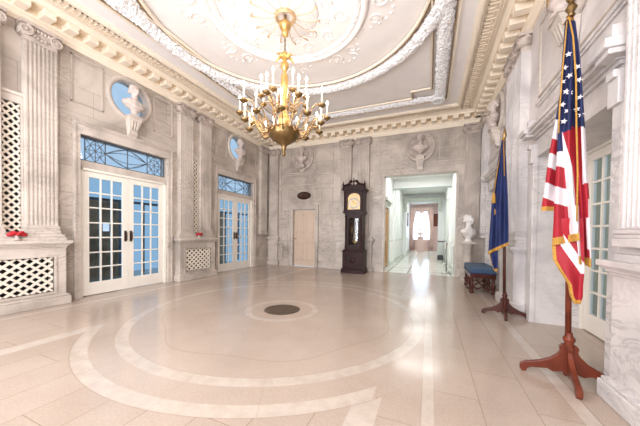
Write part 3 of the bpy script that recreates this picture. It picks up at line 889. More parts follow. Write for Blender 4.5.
# ------------------------------------------------------------------ busts
def bust_mesh():
    bm = BM()
    lathe(bm, [(.10, 0), (.105, .02), (.07, .04), (.055, .07), (.075, .10), (.06, .12)], 20)
    ellip(bm, (0, 0, .21), (.19, .10, .10)); ellip(bm, (-.14, 0, .24), (.09, .085, .07)); ellip(bm, (.14, 0, .24), (.09, .085, .07))
    ellip(bm, (0, .03, .17), (.12, .08, .09)); ellip(bm, (0, .02, .29), (.11, .07, .06))
    tube(bm, [(0, 0, .27), (0, .0, .36), (0, .01, .44)], [.075, .058, .058], 14)
    ellip(bm, (0, .012, .515), (.074, .092, .108)); ellip(bm, (0, .035, .46), (.05, .06, .052))       # skull, jaw
    ellip(bm, (0, .085, .432), (.02, .018, .018)); ellip(bm, (0, .112, .50), (.012, .024, .03), rot=Matrix.Rotation(.3, 3, 'X'))
    ellip(bm, (0, .092, .538), (.052, .014, .012)); ellip(bm, (0, .098, .462), (.024, .012, .009))
    for s in (-1, 1):
        ellip(bm, (s * .077, .0, .505), (.012, .02, .03)); ellip(bm, (s * .045, .06, .485), (.024, .03, .025))
        ellip(bm, (s * .028, .093, .515), (.013, .008, .008))
        for k in range(5): ellip(bm, (s * (.066 + .006 * (k % 2)), -.01 - .014 * k, .57 - .022 * k), (.025, .028, .025), 10, 8)
    for k in range(14):
        a = PI * k / 13; ellip(bm, (.065 * math.cos(a), -.0 + .05 * math.sin(a), .60), (.028, .03, .024), 10, 8)
    ellip(bm, (0, -.03, .57), (.08, .085, .07))
    for k in range(5): # drapery folds
        tube(bm, [(-.2 + .02 * k, .05, .25 - .01 * k), (-.08, .11, .16 + .028 * k), (.06, .115, .15 + .035 * k), (.17, .06, .22 + .02 * k)], .016, 6)
    me = bpy.data.meshes.new('bust'); bm.to_mesh(me); bm.free()
    return me
BME = bust_mesh()
def add_bust(name, label, loc, rot, mat, sc=1.0, group=None):
    me = BME.copy(); me.materials.append(M[mat])
    o = bpy.data.objects.new(name, me); C.objects.link(o); o.location = loc; o.rotation_euler = (0, 0, rot); o.scale = (sc,) * 3
    r = o.modifiers.new('r', 'REMESH'); r.mode = 'VOXEL'; r.voxel_size = .008; r.use_smooth_shade = True
    s = o.modifiers.new('s', 'SMOOTH'); s.factor = .5; s.iterations = 3
    return tag(o, label, 'bust', group)
def bracket(label, side, a, z0, z1, o=.2, hw=.11, group='bust brackets'):
    t = thing('wall_bracket', label, 'bracket', at(side, a), ROT[side], group)
    bm = BM()
    poly = [(.01, z0), (.05, z0 - .0), (.09, z0 + .06), (.10, z0 + .14), (o * .8, z1 - .1), (o - .02, z1 - .05), (o - .02, z1 - .03), (.0, z1 - .03)]
    v0 = [bm.verts.new((-hw * .7 if z < z1 - .12 else -hw, y, z)) for y, z in poly]; v1 = [bm.verts.new((hw * .7 if z < z1 - .12 else hw, y, z)) for y, z in poly]
    bm.faces.new(v0); bm.faces.new(v1[::-1])
    for i in range(len(poly)):
        j = (i + 1) % len(poly); bm.faces.new((v0[i], v0[j], v1[j], v1[i]))
    for k in (-1, 0, 1): tube(bm, [(k * .05, .105, z0 + .12), (k * .055, o * .8, z1 - .1)], .014, 6)
    obj('console', bm, 'marble_plain', t)
    bm = BM(); bx(bm, -hw - .02, hw + .02, 0, o, z1 - .03, z1); obj('shelf', bm, 'marble_plain', t, bevel=.005)
    return t
for c, l1, l2 in ((DL[0], 'carved stone bracket below the near round window', 'stone bust before the near round window above nearest French doors'),
                  (DL[1], 'carved stone bracket below the far round window', 'stone bust before the far round window above far French doors')):
    bracket(l1, 'L', c + .02, 3.10, 3.50)
    add_bust('stone_bust', l2, at('L', c + .02, .11, 3.50), ROT['L'] - .0, 'bust', .98, 'busts in round frames')
def medallion(label, side, a, z, group='round bust niches'):
    t = thing('round_niche', label, 'niche', at(side, a, 0, z), ROT[side], group)
    m = Matrix.Rotation(-PI / 2, 4, 'X')
    bm = BM(); lathe(bm, [(.34, 0), (.345, .035), (.36, .06), (.385, .07), (.41, .06), (.425, .035), (.43, 0)], 48, mtx=m)
    obj('ring', bm, 'marble_plain', t)
    bm = BM(); lathe(bm, [(0, .004), (.2, .006), (.32, .010), (.35, .015)], 48, mtx=m); obj('niche_ground', bm, 'capital', t)
    return t
medallion('round niche holding a bust above the small back door', 'B', -4.20, 3.87)
bracket('stone bracket under the bust above the small back door', 'B', -4.2, 3.34, 3.60)
add_bust('stone_bust', 'pale stone bust in the round niche above the small back door', at('B', -4.2, .12, 3.60), ROT['B'], 'bust', .95, 'busts in round frames')
medallion('round niche holding a bust above the corridor opening', 'B', -.30, 3.80)
bracket('stone bracket under the bust above the corridor opening', 'B', -.30, 3.08, 3.52)
add_bust('stone_bust', 'pale stone bust in the round niche above the corridor opening', at('B', -.30, .12, 3.52), ROT['B'], 'bust', .98, 'busts in round frames')
for c, la in ((6.75, 'far'), (3.55, 'near')):
    medallion('round niche holding a bust high on the right wall, the %s one' % la, 'R', c, 3.85)
    bracket('stone bracket under the %s bust on the right wall' % la, 'R', c, 3.12, 3.52)
    add_bust('stone_bust', 'stone bust high on the right wall, the %s one' % la, at('R', c, .12, 3.52), ROT['R'], 'bust', .98, 'busts in round frames')
# white bust on a pedestal in the corner
t = thing('bust_pedestal', 'marble column pedestal carrying the white bust right of the corridor', 'pedestal', (.93, 7.9, 0))
bm = BM(); bx(bm, -.17, .17, -.17, .17, 0, .12); bx(bm, -.15, .15, -.15, .15, .12, .16); obj('plinth', bm, 'marble_plain', t, bevel=.008)
bm = BM(); lathe(bm, [(.13, .16), (.135, .19), (.115, .22), (.11, .9), (.13, .93), (.13, .96)], 28); obj('shaft', bm, 'marble_plain', t)
bm = BM(); bx(bm, -.17, .17, -.17, .17, .96, 1.02); obj('pedestal_top', bm, 'marble_plain', t, bevel=.008)
add_bust('white_bust', 'white marble portrait bust on a column pedestal beside the corridor', (.95, 7.9, 1.02), PI + .9, 'white_bust', 1.14)

# oval plaque
t = thing('oval_plaque', 'dark oval bronze plaque above the small back door', 'plaque', at('B', -4.15, 0, 2.53), ROT['B'])
m = Matrix.Rotation(-PI / 2, 4, 'X')
bm = BM(); lathe(bm, [(1, 0), (1, .02), (.93, .028), (.9, .018), (0, .018)], 40, sx=.27, sy=.14, mtx=m); obj('plaque_disc', bm, 'plaque', t)
bm = BM()
for r_, w_ in ((.055, .13), (.02, .19), (-.015, .19), (-.05, .14)):
    x = -w_
    while x < w_ - .02:
        l_ = random.uniform(.02, .05); bx(bm, x, min(x + l_, w_), .018, .022, r_ - .006, r_ + .006); x += l_ + .012
obj('plaque_lettering', bm, 'plaque_text', t)
# notice on the glass
bm = BM()
bx(bm, -.055, .055, 0, .002, -.075, .075)
o = obj('paper_notice', bm, 'paper', loc=(-5.712, 3.03, 1.26), rot=ROT['L']); tag(o, 'small pale blue paper notice taped on the nearest French door glass', 'notice')
# floor drain/grate
bm = BM()
lathe(bm, [(0, .004), (.24, .004), (.245, .006), (.27, .006), (.275, 0)], 48)
for k in range(-10, 11):
    hw = math.sqrt(max(0, .235 ** 2 - (k * .022) ** 2)); bx(bm, -hw, hw, k * .022 - .006, k * .022 + .006, .004, .0065)
o = obj('floor_grate', bm, 'grate', loc=(CX, CY, 0)); tag(o, 'round bronze grate in the middle of the ringed floor', 'grate')

# ------------------------------------------------------------------ chandelier
t = thing('chandelier', 'large brass candle chandelier hanging from the ceiling rosette', 'chandelier', (-2.145, 3.60, 0))
def part(name, bm, mat, par=t, **k): return obj(name, bm, mat, par, **k)
bm = BM(); lathe(bm, [(0, 4.60), (.02, 4.60), (.02, 4.51), (.06, 4.50), (.09, 4.47), (.095, 4.43), (.08, 4.39), (.05, 4.37), (.045, 4.35), (.055, 4.33), (.05, 4.29), (.02, 4.27), (0, 4.26)], 28)
part('canopy', bm, 'gilt')
bm = BM()
z = 4.26; k = 0
while z > 3.99:
    pts = [(.014 * math.cos(a) * (1 if k % 2 else 0), .014 * math.cos(a) * (0 if k % 2 else 1), z - .022 + .024 * math.sin(a)) for a in [2 * PI * q / 10 for q in range(11)]]
    tube(bm, pts, .005, 5); z -= .036; k += 1
part('chain', bm, 'brass_dark')
bm = BM()
pf = [(0, 3.77), (.02, 3.76), (.03, 3.72), (.05, 3.70), (.03, 3.67), (.06, 3.63), (.065, 3.58), (.04, 3.54), (.03, 3.50), (.055, 3.46), (.06, 3.40), (.05, 3.30), (.045, 3.16), (.07, 3.12), (.045, 3.08), (.04, 2.96), (.085, 2.90), (.10, 2.82), (.07, 2.74), (.05, 2.70)]
lathe(bm, [(r_, 2.81 + (z_ - 2.70) * 1.12) for r_, z_ in pf], 24)
part('stem', bm, 'gilt')
# crown of leaves under the chain
for k in range(6):
    a = 2 * PI * k / 6; bm = BM()
    pts = [((.03 + .13 * q / 8) * math.cos(a), (.03 + .13 * q / 8) * math.sin(a), 3.93 + .05 * math.sin(PI * q / 8) - .02 * q / 8) for q in range(9)]
    tube(bm, pts, [.03, .035, .038, .038, .035, .03, .026, .02, .01], 6, flat=.3)
    part('crown_leaf', bm, 'gilt')
bm = BM()
lathe(bm, [(r_, z_ + .11) for r_, z_ in [(.05, 2.70), (.22, 2.70), (.25, 2.695), (.255, 2.675), (.24, 2.66), (.245, 2.64), (.225, 2.595), (.18, 2.55), (.12, 2.51), (.06, 2.475), (.035, 2.44), (.04, 2.41), (.022, 2.39), (.02, 2.36), (.03, 2.34), (.022, 2.31), (0, 2.29)]], 40)
part('bowl', bm, 'brass_dark')
lights = []
def make_arm(r, zc, a, drop, wob=0):
    bm = BM()
    ca, sa = math.cos(a), math.sin(a)
    pts = []
    r0 = .22 if drop else .09; z0 = 2.83 if drop else zc - .02
    N = 18
    for i in range(N + 1):
        u = i / N
        rr = r0 + (r - r0) * u
        zz = z0 * (1 - u) + (zc - .03) * u + (-.11 if drop else -.07) * math.sin(2 * PI * u) * 1.0
        pts.append((rr * ca, rr * sa, zz))
    tube(bm, pts, [.012 - .003 * i / N for i in range(N + 1)], 7)
    # inner curl
    m0 = pts[N // 3]
    cur = []
    for i in range(14):
        q = i / 13; an = q * 2.6 * PI; rr = .055 * (1 - q * .8)
        cur.append(((r0 + (r - r0) * .40 + rr * math.cos(an)) * ca, (r0 + (r - r0) * .40 + rr * math.cos(an)) * sa, m0[2] + .06 + rr * math.sin(an)))
    tube(bm, cur, .007, 5)
    arm = part('arm', bm, 'brass')
    x, y = r * ca, r * sa
    bm = BM(); lathe(bm, [(.008, -.05), (.018, -.035), (.045, -.02), (.062, 0), (.058, .006), (.03, .004), (.018, .01), (.02, .03), (.014, .035), (0, .035)], 16, (x, y, zc)); part('candle_cup', bm, 'brass_dark', arm)
    h = .20 if drop else .25
    bm = BM(); lathe(bm, [(.013, .02), (.0125, h), (.008, h + .004), (0, h + .004)], 12, (x, y, zc)); part('candle', bm, 'candle', arm)
    bm = BM(); lathe(bm, [(.006, h), (.018, h + .018), (.020, h + .03), (.012, h + .05), (.002, h + .072), (0, h + .074)], 10, (x, y, zc)); part('bulb', bm, 'bulb', arm)
    lights.append((x, y, zc + h + .035))
for k in range(10): make_arm(.60, 2.88, 2 * PI * (k + .25) / 10, True)
for k in range(10): make_arm(.68, 3.05, 2 * PI * (k + .8) / 10, True)
for k in range(8): make_arm(.37, 3.27, 2 * PI * (k + .1) / 8, False)
bulb_pos = [(x + t.location.x, y + t.location.y, z) for x, y, z in lights]

# ------------------------------------------------------------------ grandfather clock
ck = thing('grandfather_clock', 'tall dark mahogany grandfather clock against the back wall', 'clock', (-2.13, 8.12, 0), PI)
# local y = out (front); back at y=0 ; depth .5
def cpart(n, bm, m, p=ck, **k): return obj(n, bm, m, p, **k)
D0 = .5
bm = BM(); bx(bm, -.36, .36, -.0, D0 + .02, 0, .10); bx(bm, -.345, .345, 0, D0 + .005, .10, .14); bx(bm, -.32, .32, .01, D0 - .02, .14, .64)
fillet_rect_y = D0 - .02
for q in ((-.24, .24, .22, .25), (-.24, .24, .53, .56), (-.24, -.21, .25, .53), (.21, .24, .25, .53)): bx(bm, q[0], q[1], D0 - .02, D0 - .005, q[2], q[3])
m_ = Matrix.Translation((0, D0 - .02, .39)) @ Matrix.Rotation(-PI / 2, 4, 'X')
lathe(bm, [(0, .02), (.06, .018), (.075, .005), (.09, .0)], 20, mtx=m_)
for (w_, d_, z_) in ((.34, .0, .64), (.32, -.02, .67), (.29, -.04, .70)): bx(bm, -w_, w_, .01, D0 + d_, z_, z_ + .03)
cpart('clock_base', bm, 'mahogany', bevel=.008)
bm = BM()
bx(bm, -.26, -.19, .02, D0 - .07, .73, 1.80); bx(bm, .19, .26, .02, D0 - .07, .73, 1.80)
bx(bm, -.19, .19, .02, .05, .73, 1.80); bx(bm, -.19, .19, .05, D0 - .07, .73, .80); bx(bm, -.19, .19, .05, D0 - .07, 1.72, 1.80)
for s in (-1, 1):
    lathe(bm, [(.03, .76), (.03, .80), (.02, .83), (.022, 1.68), (.03, 1.71), (.03, 1.75)], 12, (s * .235, D0 - .05, 0))
for (w_, z_) in ((.28, 1.78), (.31, 1.81), (.335, 1.84)): bx(bm, -w_, w_, .01, D0 - .06 + (w_ - .28), z_, z_ + .03)
cpart('trunk', bm, 'mahogany')
bm = BM(); fr = D0 - .09
for q in ((-.19, .19, .80, .85), (-.19, .19, 1.67, 1.72), (-.19, -.15, .85, 1.67), (.15, .19, .85, 1.67)): bx(bm, q[0], q[1], fr - .02, fr + .035, q[2], q[3])
dr = cpart('trunk_door', bm, 'mahogany')
bm = BM(); bx(bm, -.15, .15, fr, fr + .004, .85, 1.67); cpart('trunk_glass', bm, 'glass_clock', dr)
for xx, zz in ((-.07, 1.12), (.0, 1.02), (.075, 1.2)):
    bm = BM(); lathe(bm, [(0, 0), (.026, .002), (.028, .02), (.026, .2), (.02, .22), (.003, .23), (.003, 1.70 - zz)], 14, (xx, .30, zz)); cpart('clock_weight', bm, 'brass_dark')
bm = BM(); lathe(bm, [(.004, 0), (.004, .72)], 8, (0, .22, .98)); lathe(bm, [(0, -.012), (.07, -.01), (.075, 0), (.07, .01), (0, .012)], 24, mtx=Matrix.Translation((0, .22, .96)) @ Matrix.Rotation(PI / 2, 4, 'X'))
cpart('pendulum', bm, 'gilt')
# hood
bm = BM(); hw = .29
bx(bm, -hw, -.20, .02, D0 - .04, 1.87, 2.50); bx(bm, .20, hw, .02, D0 - .04, 1.87, 2.50); bx(bm, -.2, .2, .02, .06, 1.87, 2.5); bx(bm, -.2, .2, .06, D0 - .04, 1.87, 1.93)
# arched front
N = 16; yf0, yf1 = D0 - .07, D0 - .04
arch = [(.20 * math.cos(PI * i / N), 2.27 + .16 * math.sin(PI * i / N)) for i in range(N + 1)]
for i in range(N):
    (xa, za), (xb, zb) = arch[i], arch[i + 1]
    prism(bm, [(xa, za), (xb, zb), (xb, 2.50), (xa, 2.50)], yf0, yf1)
for (w_, z_) in ((.31, 2.46), (.34, 2.50), (.365, 2.53)): bx(bm, -w_, w_, .0, D0 - .03 + (w_ - .31), z_, z_ + .03)
for s in (-1, 1):
    lathe(bm, [(.028, 1.88), (.028, 1.92), (.018, 1.95), (.02, 2.38), (.028, 2.41), (.03, 2.46)], 12, (s * .275, D0 - .01, 0))
    # swan-neck pediment
    pts = []
    for i in range(16):
        u = i / 15; pts.append((s * (.34 - .25 * u), D0 - .04, 2.59 + .20 * (u ** 1.2) + .03 * math.sin(2 * PI * u)))
    tube(bm, pts, [.03 + .006 * i / 15 for i in range(16)], 8)
    volm = Matrix.Translation((s * .085, D0 - .04, 2.775)) @ Matrix.Rotation(-PI / 2, 4, 'X')
    lathe(bm, [(0, .04), (.03, .04), (.04, .03), (.042, -.04), (0, -.04)], 16, mtx=volm)
    prism(bm, [(s * .34, 2.56), (s * .04, 2.56), (s * .06, 2.68), (s * .12, 2.72), (s * .2, 2.68), (s * .3, 2.6)], D0 - .08, D0 - .05)
prism(bm, [(-.1, 2.56), (.1, 2.56), (.06, 2.66), (-.06, 2.66)], D0 - .12, D0 - .03)
cpart('hood', bm, 'mahogany')
for xx, zb, sc in ((-.33, 2.56, .9), (.33, 2.56, .9), (0, 2.66, 1.0)):
    bm = BM(); lathe(bm, [(.03, 0), (.03, .03), (.012, .05), (.034, .10), (.03, .14), (.012, .17), (.016, .19), (.0, .24)], 14, (xx, D0 - .06, zb)); cpart('finial', bm, 'mahogany')
bm = BM()
prism(bm, [(-.195, 1.93), (.195, 1.93), (.195, 2.27)] + [(.195 * math.cos(PI * i / N), 2.27 + .155 * math.sin(PI * i / N)) for i in range(1, N)] + [(-.195, 2.27)], D0 - .12, D0 - .10)
dl = cpart('dial', bm, 'dial')
bm = BM()
m_ = Matrix.Translation((0, D0 - .10, 2.12)) @ Matrix.Rotation(-PI / 2, 4, 'X')
lathe(bm, [(.12, .0), (.125, .006), (.165, .006), (.17, 0)], 36, mtx=m_)
bmesh.ops.delete(bm, geom=[f for f in bm.faces if len(f.verts) > 10], context='FACES')
for k in range(12):
    a = 2 * PI * k / 12; x, z_ = .145 * math.cos(a), 2.12 + .145 * math.sin(a)
    tube(bm, [(.135 * math.cos(a), D0 - .092, 2.12 + .135 * math.sin(a)), (.157 * math.cos(a), D0 - .092, 2.12 + .157 * math.sin(a))], .004, 4, mat=1)
tube(bm, [(0, D0 - .088, 2.12), (.05, D0 - .088, 2.20)], .005, 4, mat=1); tube(bm, [(0, D0 - .088, 2.12), (-.10, D0 - .088, 2.10)], .004, 4, mat=1)
cpart('chapter_ring', bm, ['steel', 'black'], dl)

# ------------------------------------------------------------------ bench
bn = thing('upholstered_bench', 'low bench with tufted blue seat and turned dark legs', 'bench', (1.02, 6.66, 0))
X2, Y2 = .235, .52
bm = BM(); bx(bm, -X2, X2, -Y2, Y2, .42, .55); obj('seat', bm, 'quilt', bn, bevel=.035)
bm = BM(); bx(bm, -X2 - .006, X2 + .006, -Y2 - .006, Y2 + .006, .412, .435); obj('seat_trim', bm, 'navy', bn, bevel=.006)
bm = BM()
bx(bm, -X2 + .01, X2 - .01, -Y2 + .01, Y2 - .01, .32, .415)
obj('apron', bm, 'wood_dark', bn)
lp = [(.028, 0), (.04, .02), (.042, .05), (.022, .07), (.03, .10), (.045, .15), (.04, .19), (.022, .22), (.03, .25), (.026, .28), (.04, .32)]
for sx in (-1, 1):
    for yy in (-Y2 + .06, 0, Y2 - .06):
        bm = BM(); lathe(bm, lp, 14, (sx * (X2 - .045), yy, 0)); obj('leg', bm, 'wood_dark', bn)
bm = BM()
for sx in (-1, 1): bx(bm, sx * (X2 - .045) - .018, sx * (X2 - .045) + .018, -Y2 + .06, Y2 - .06, .075, .11)
for yy in (-Y2 + .06, 0, Y2 - .06):
    pts = [((X2 - .06) * q / 6, yy, .095 + .05 * math.cos(PI * q / 6) ** 2) for q in range(-6, 7)]
    tube(bm, pts, .016, 6)
obj('stretcher', bm, 'wood_dark', bn)

# ------------------------------------------------------------------ flag stands
def flag_stand(label, loc, tilt, hpole, mat, finial, rz, sc=1.0):
    t = thing('flagpole_stand', label, 'flagpole', loc, rz)
    for k in range(4):
        a = k * PI / 2; bm = BM()
        poly = [(.02, .34), (.05, .38), (.08, .345), (.07, .30), (.09, .26), (.15, .20), (.24, .15), (.31, .125), (.36, .11), (.40, .08), (.405, .03), (.385, .0), (.345, .0), (.34, .035), (.30, .06), (.24, .07), (.17, .085), (.12, .06), (.08, .075), (.02, .09)]
        a0 = [bm.verts.new((x * sc, -.018, z * sc)) for x, z in poly]; b0_ = [bm.verts.new((x * sc, .018, z * sc)) for x, z in poly]
        bm.faces.new(a0); bm.faces.new(b0_[::-1])
        for i in range(len(poly)):
            j = (i + 1) % len(poly); bm.faces.new((a0[i], a0[j], b0_[j], b0_[i]))
        bmesh.ops.rotate(bm, cent=(0, 0, 0), matrix=Matrix.Rotation(a, 3, 'Z'), verts=bm.verts)
        obj('scroll_foot', bm, mat, t, bevel=.007)
    bm = BM(); lathe(bm, [(.04, .05), (.045, .09), (.042, .33), (.05, .36), (.035, .39), (.05, .42), (.05, .44), (.03, .47), (.028, .50)], 20); 
    for v in bm.verts: v.co *= sc
    obj('hub', bm, mat, t)
    bm = BM()
    pts = [(tilt[0] * z, tilt[1] * z, z) for z in (.45 * sc, hpole * .3, hpole * .6, hpole)]
    tube(bm, pts, [.021, .020, .018, .016], 12)
    obj('pole', bm, mat, t)
    ex, ey, ez = tilt[0] * hpole, tilt[1] * hpole, hpole
    bm = BM()
    if finial == 'spear':
        lathe(bm, [(.016, 0), (.022, .01), (.012, .03), (.018, .05), (.012, .07)], 10, (ex, ey, ez))
        lathe(bm, [(.0, .06), (.028, .09), (.02, .16), (.0, .24)], 8, (ex, ey, ez), sy=.4)
    else:
        lathe(bm, [(.02, 0), (.03, .01), (.018, .03), (.04, .07), (.018, .11)], 12, (ex, ey, ez))
        ellip(bm, (ex, ey, ez + .17), (.035, .035, .06)); ellip(bm, (ex, ey, ez + .25), (.02, .028, .022))
        for s in (-1, 1):
            tube(bm, [(ex + s * .02, ey, ez + .18), (ex + s * .10, ey - .01, ez + .26), (ex + s * .15, ey - .02, ez + .20), (ex + s * .16, ey - .02, ez + .12)], [.025, .035, .03, .008], 8, flat=.4)
    obj('finial', bm, 'brass_dark', t)
    return t
usb = Vector((1.09, 2.80, 0)); UT = (-.015, .006)
ust = flag_stand('red brown wooden flagpole stand holding the striped flag', usb, UT, 3.02, 'wood_red', 'eagle', -.157, .80)
BK = .97
blb = Vector((1.085 * BK, 4.78 * BK, 0)); BT = (-.0205, .0047)
flag_stand('darker wooden flagpole stand holding the blue flag', blb, BT, 2.58, 'wood_dark', 'spear', -.15, .72)

# flags: drawn as hanging folds, coordinates (a = metres right of the pole, z = height), depth d towards the viewer side
def flag_frame(base, tilt):
    v = Vector((base[0], base[1], 0)).normalized(); r = Vector((v.y, -v.x, 0))
    def f(a, z, d): return Vector((base[0], base[1], 0)) + r * a - v * d + Vector((0, 0, z)) 
    return f
def interp(tab, z):
    # tab rows (z, left, right), z descending
    if z >= tab[0][0]: return tab[0][1:]
    for p, q in zip(tab, tab[1:]):
        if p[0] >= z >= q[0]:
            t = (p[0] - z) / (p[0] - q[0]); return tuple(p[i] + (q[i] - p[i]) * t for i in (1, 2))
    return tab[-1][1:]


def sheet(bm, F, tab, d0, amp, waves, colf, n=28, m=60, ph=0, bot=None):
    zt, zb = tab[0][0], tab[-1][0]; rows = []; info = []
    for i in range(m + 1):
        z = zt + (zb - zt) * i / m; l, r = interp(tab, z); row = []; inf = []
        for j in range(n + 1):
            u = j / n; a = l + (r - l) * u
            zz = z - (bot(u) * (i / m) ** 3 if bot else 0)
            taper = min(1, .25 + i / m * 1.2)
            dd = d0 + amp * taper * math.sin(u * waves * 2 * PI + ph + .5 * math.sin(i / m * 4)) + .012 * math.sin(i / m * 9 + u * 5)
            row.append(F(a, zz, dd)); inf.append((a, zz))
        rows.append(row); info.append(inf)
    def mt(i, j):
        a = (info[i][j][0] + info[i + 1][j + 1][0]) / 2; z = (info[i][j][1] + info[i + 1][j + 1][1]) / 2
        return colf(a, z, (j + .5) / n, (i + .5) / m)
    grid(bm, rows, mt)
def band(v, edges):
    """index of the band v falls in, edges descending"""
    k = 0
    for e in edges:
        if v < e: k += 1
    return k
US = thing('striped_flag', 'red white and blue stars and stripes flag with gold fringe', 'flag', usb)
F = flag_frame(usb, UT); F0 = lambda a, z, d: F(a, z, d) - usb
MATS = ['flag_red', 'flag_white', 'flag_blue', 'fringe']
bm = BM()
# hanging fly behind: stripes cross it
tabA = [(2.90, -.075, -.045), (2.47, -.095, -.04), (2.14, -.132, -.05), (1.90, -.162, -.06), (1.63, -.182, -.07), (1.42, -.203, -.07)]
def colA(a, z, u, v):
    zz = z + (a + .13) * .55
    if v > .975: return 3
    if zz > 2.20: return 2
    return 1 if band(zz, (2.03, 1.90, 1.775, 1.64, 1.505)) % 2 == 0 else 0
sheet(bm, F0, tabA, .0, .02, 1.3, colA, n=90, m=240)
# left front fold
tabB = [(2.96, -.082, -.04), (2.68, -.092, -.03), (2.31, -.103, -.03), (1.93, -.108, -.02), (1.51, -.115, -.0), (1.12, -.118, .045)]
def colB(a, z, u, v):
    if v > .965: return 3
    if z > 2.06 - 0.0 * a: 
        return 2
    edge = -.075 + (2.05 - z) * .078      # left edge of the white wedge
    edge2 = edge + .05 * min(1, (2.05 - z) / .35) - max(0, 1.35 - z) * .06
    if a < edge - .005:
        if z > 1.90: return 2
        return 1 if band(z + (a + .1) * .35, (1.78, 1.61, 1.47)) in (0, 2) else 0
    if a < edge2: return 1
    return 0
sheet(bm, F0, tabB, .062, .022, 1.4, colB, n=110, m=260, bot=lambda u: -.05 * u)
# right fold
tabD = [(2.95, -.04, -.02), (2.64, -.03, .014), (2.28, -.03, .04), (1.90, -.02, .066), (1.50, .01, .092), (1.25, .02, .103), (.98, .045, .114)]
def colD(a, z, u, v):
    if v > .965: return 3
    if z > 2.09 - (a) * .5: return 2
    w = .052 + (2.0 - z) * .045 - max(0, 1.75 - z) * .01
    if z > 1.62: return 1 if a > w - .018 else 0
    if u > .72 and z < 1.5: return 1 if 1.1 < z < 1.35 or u > .9 else 0
    if u < .25 and z < 1.45: return 1
    return 0
sheet(bm, F0, tabD, .04, .03, 1.2, colD, n=90, m=240, ph=1.5, bot=lambda u: .02 * u)
# lower tail seen under the front folds
tabE = [(1.35, -.115, .06), (1.12, -.122, .07), (1.0, -.113, .075), (.90, -.065, .075), (.81, -.018, .07), (.72, -.005, .07), (.655, .02, .058)]
def colE(a, z, u, v):
    le = interp(tabE, z)[0]
    if a < le + .024 or v > .95: return 3
    w = -.02 + (1.12 - z) * .55
    if w - .045 < a < w + .02 and z > .9: return 1
    return 0
sheet(bm, F0, tabE, .045, .018, .9, colE, n=90, m=130)
# stars: small five pointed patches standing on the canton
def star(c, s, r, tilt):
    vs = []
    for k in range(10):
        an = PI / 2 + k * PI / 5 + tilt; rr = s if k % 2 == 0 else s * .42
        vs.append(bm.verts.new(Vector(c) + r * (rr * math.cos(an)) + Vector((0, 0, rr * math.sin(an)))))
    ctr = bm.verts.new(Vector(c) - Vector((usb.x, usb.y, 0)).normalized() * .004)
    for k in range(10):
        f = bm.faces.new((vs[k], vs[(k + 1) % 10], ctr)); f.material_index = 1
vv = Vector((usb.x, usb.y, 0)).normalized(); rv = Vector((vv.y, -vv.x, 0))
for a, z, d in ((-.045, 2.50, .078), (-.062, 2.38, .078), (-.082, 2.28, .078), (-.05, 2.22, .078), (-.07, 2.14, .08), (-.085, 2.47, .07), (-.04, 2.36, .076), (-.075, 2.58, .07),
                (.012, 2.45, .065), (.02, 2.31, .065), (.03, 2.17, .065), (.0, 2.56, .06), (.005, 2.22, .065), (-.055, 2.68, .07)):
    star(F0(a, z, d), .024, rv, random.uniform(-.5, .5))
fl = obj('flag_cloth', bm, MATS, US)
fl.modifiers.new('s', 'SOLIDIFY').thickness = .003
bm = BM()
tube(bm, [F0(-.058, 2.97, .08), F0(-.03, 2.8, .085), F0(-.006, 2.45, .09), F0(.004, 2.1, .09), F0(.02, 1.7, .09), F0(.024, 1.32, .09)], .006, 6)
tube(bm, [F0(-.07, 2.95, .075), F0(-.088, 2.55, .085), F0(-.098, 2.25, .085), F0(-.10, 2.05, .085)], .0055, 6)
tube(bm, [F0(-.085, 2.965, .02), F0(-.06, 2.97, .075), F0(-.035, 2.96, .03)], .012, 6)
obj('gold_cord', bm, 'fringe', US)

BF = thing('blue_flag', 'dark blue flag with gold fringe hanging from a spear topped pole', 'flag', blb)
F = flag_frame(blb, BT); F1 = lambda a, z, d: F(a * BK, H + (z - H) * BK, d) - blb
bm = BM()
tabX = [(2.64, -.088, -.058), (2.36, -.13, -.03), (1.75, -.196, .008), (1.3, -.215, .022), (1.06, -.226, .028)]
sheet(bm, F1, tabX, .066, .022, 2.2, lambda a, z, u, v: 1 if v > .965 else 0, n=40, m=70, bot=lambda u: .16 * (1 - u))
tabY = [(1.25, -.2, -.09), (1.0, -.222, -.1), (.9, -.214, -.1), (.75, -.18, -.1), (.64, -.14, -.105)]
sheet(bm, F1, tabY, .0, .01, 1, lambda a, z, u, v: 1 if (v > .93 or u < .12) else 0)
o = obj('flag_cloth', bm, ['navy', 'fringe'], BF); o.modifiers.new('s', 'SOLIDIFY').thickness = .003
bm = BM()
tube(bm, [F1(-.078, 2.68, .06), F1(-.10, 2.5, .075), F1(-.135, 2.2, .08), F1(-.17, 1.85, .08)], .007, 6)
tube(bm, [F1(-.07, 2.68, .06), F1(-.055, 2.4, .07), F1(-.045, 2.1, .075)], .006, 6)
obj('gold_cord', bm, 'fringe', BF)
bm = BM(); lathe(bm, [(0, 0), (.015, -.01), (.02, -.04), (.03, -.16), (0, -.16)], 10, F1(-.172, 1.86, .085)); obj('tassel', bm, 'fringe', BF)
bm = BM()
c = F1(-.17, 1.56, .07); vb = Vector((blb.x, blb.y, 0)).normalized(); rb = Vector((vb.y, -vb.x, 0))
for rr, th in ((.05, .006), (.034, .004)):
    tube(bm, [c + rb * rr * .45 * math.cos(2 * PI * q / 24) + Vector((0, 0, rr * math.sin(2 * PI * q / 24))) for q in range(25)], th, 5)
obj('emblem', bm, 'fringe', BF)

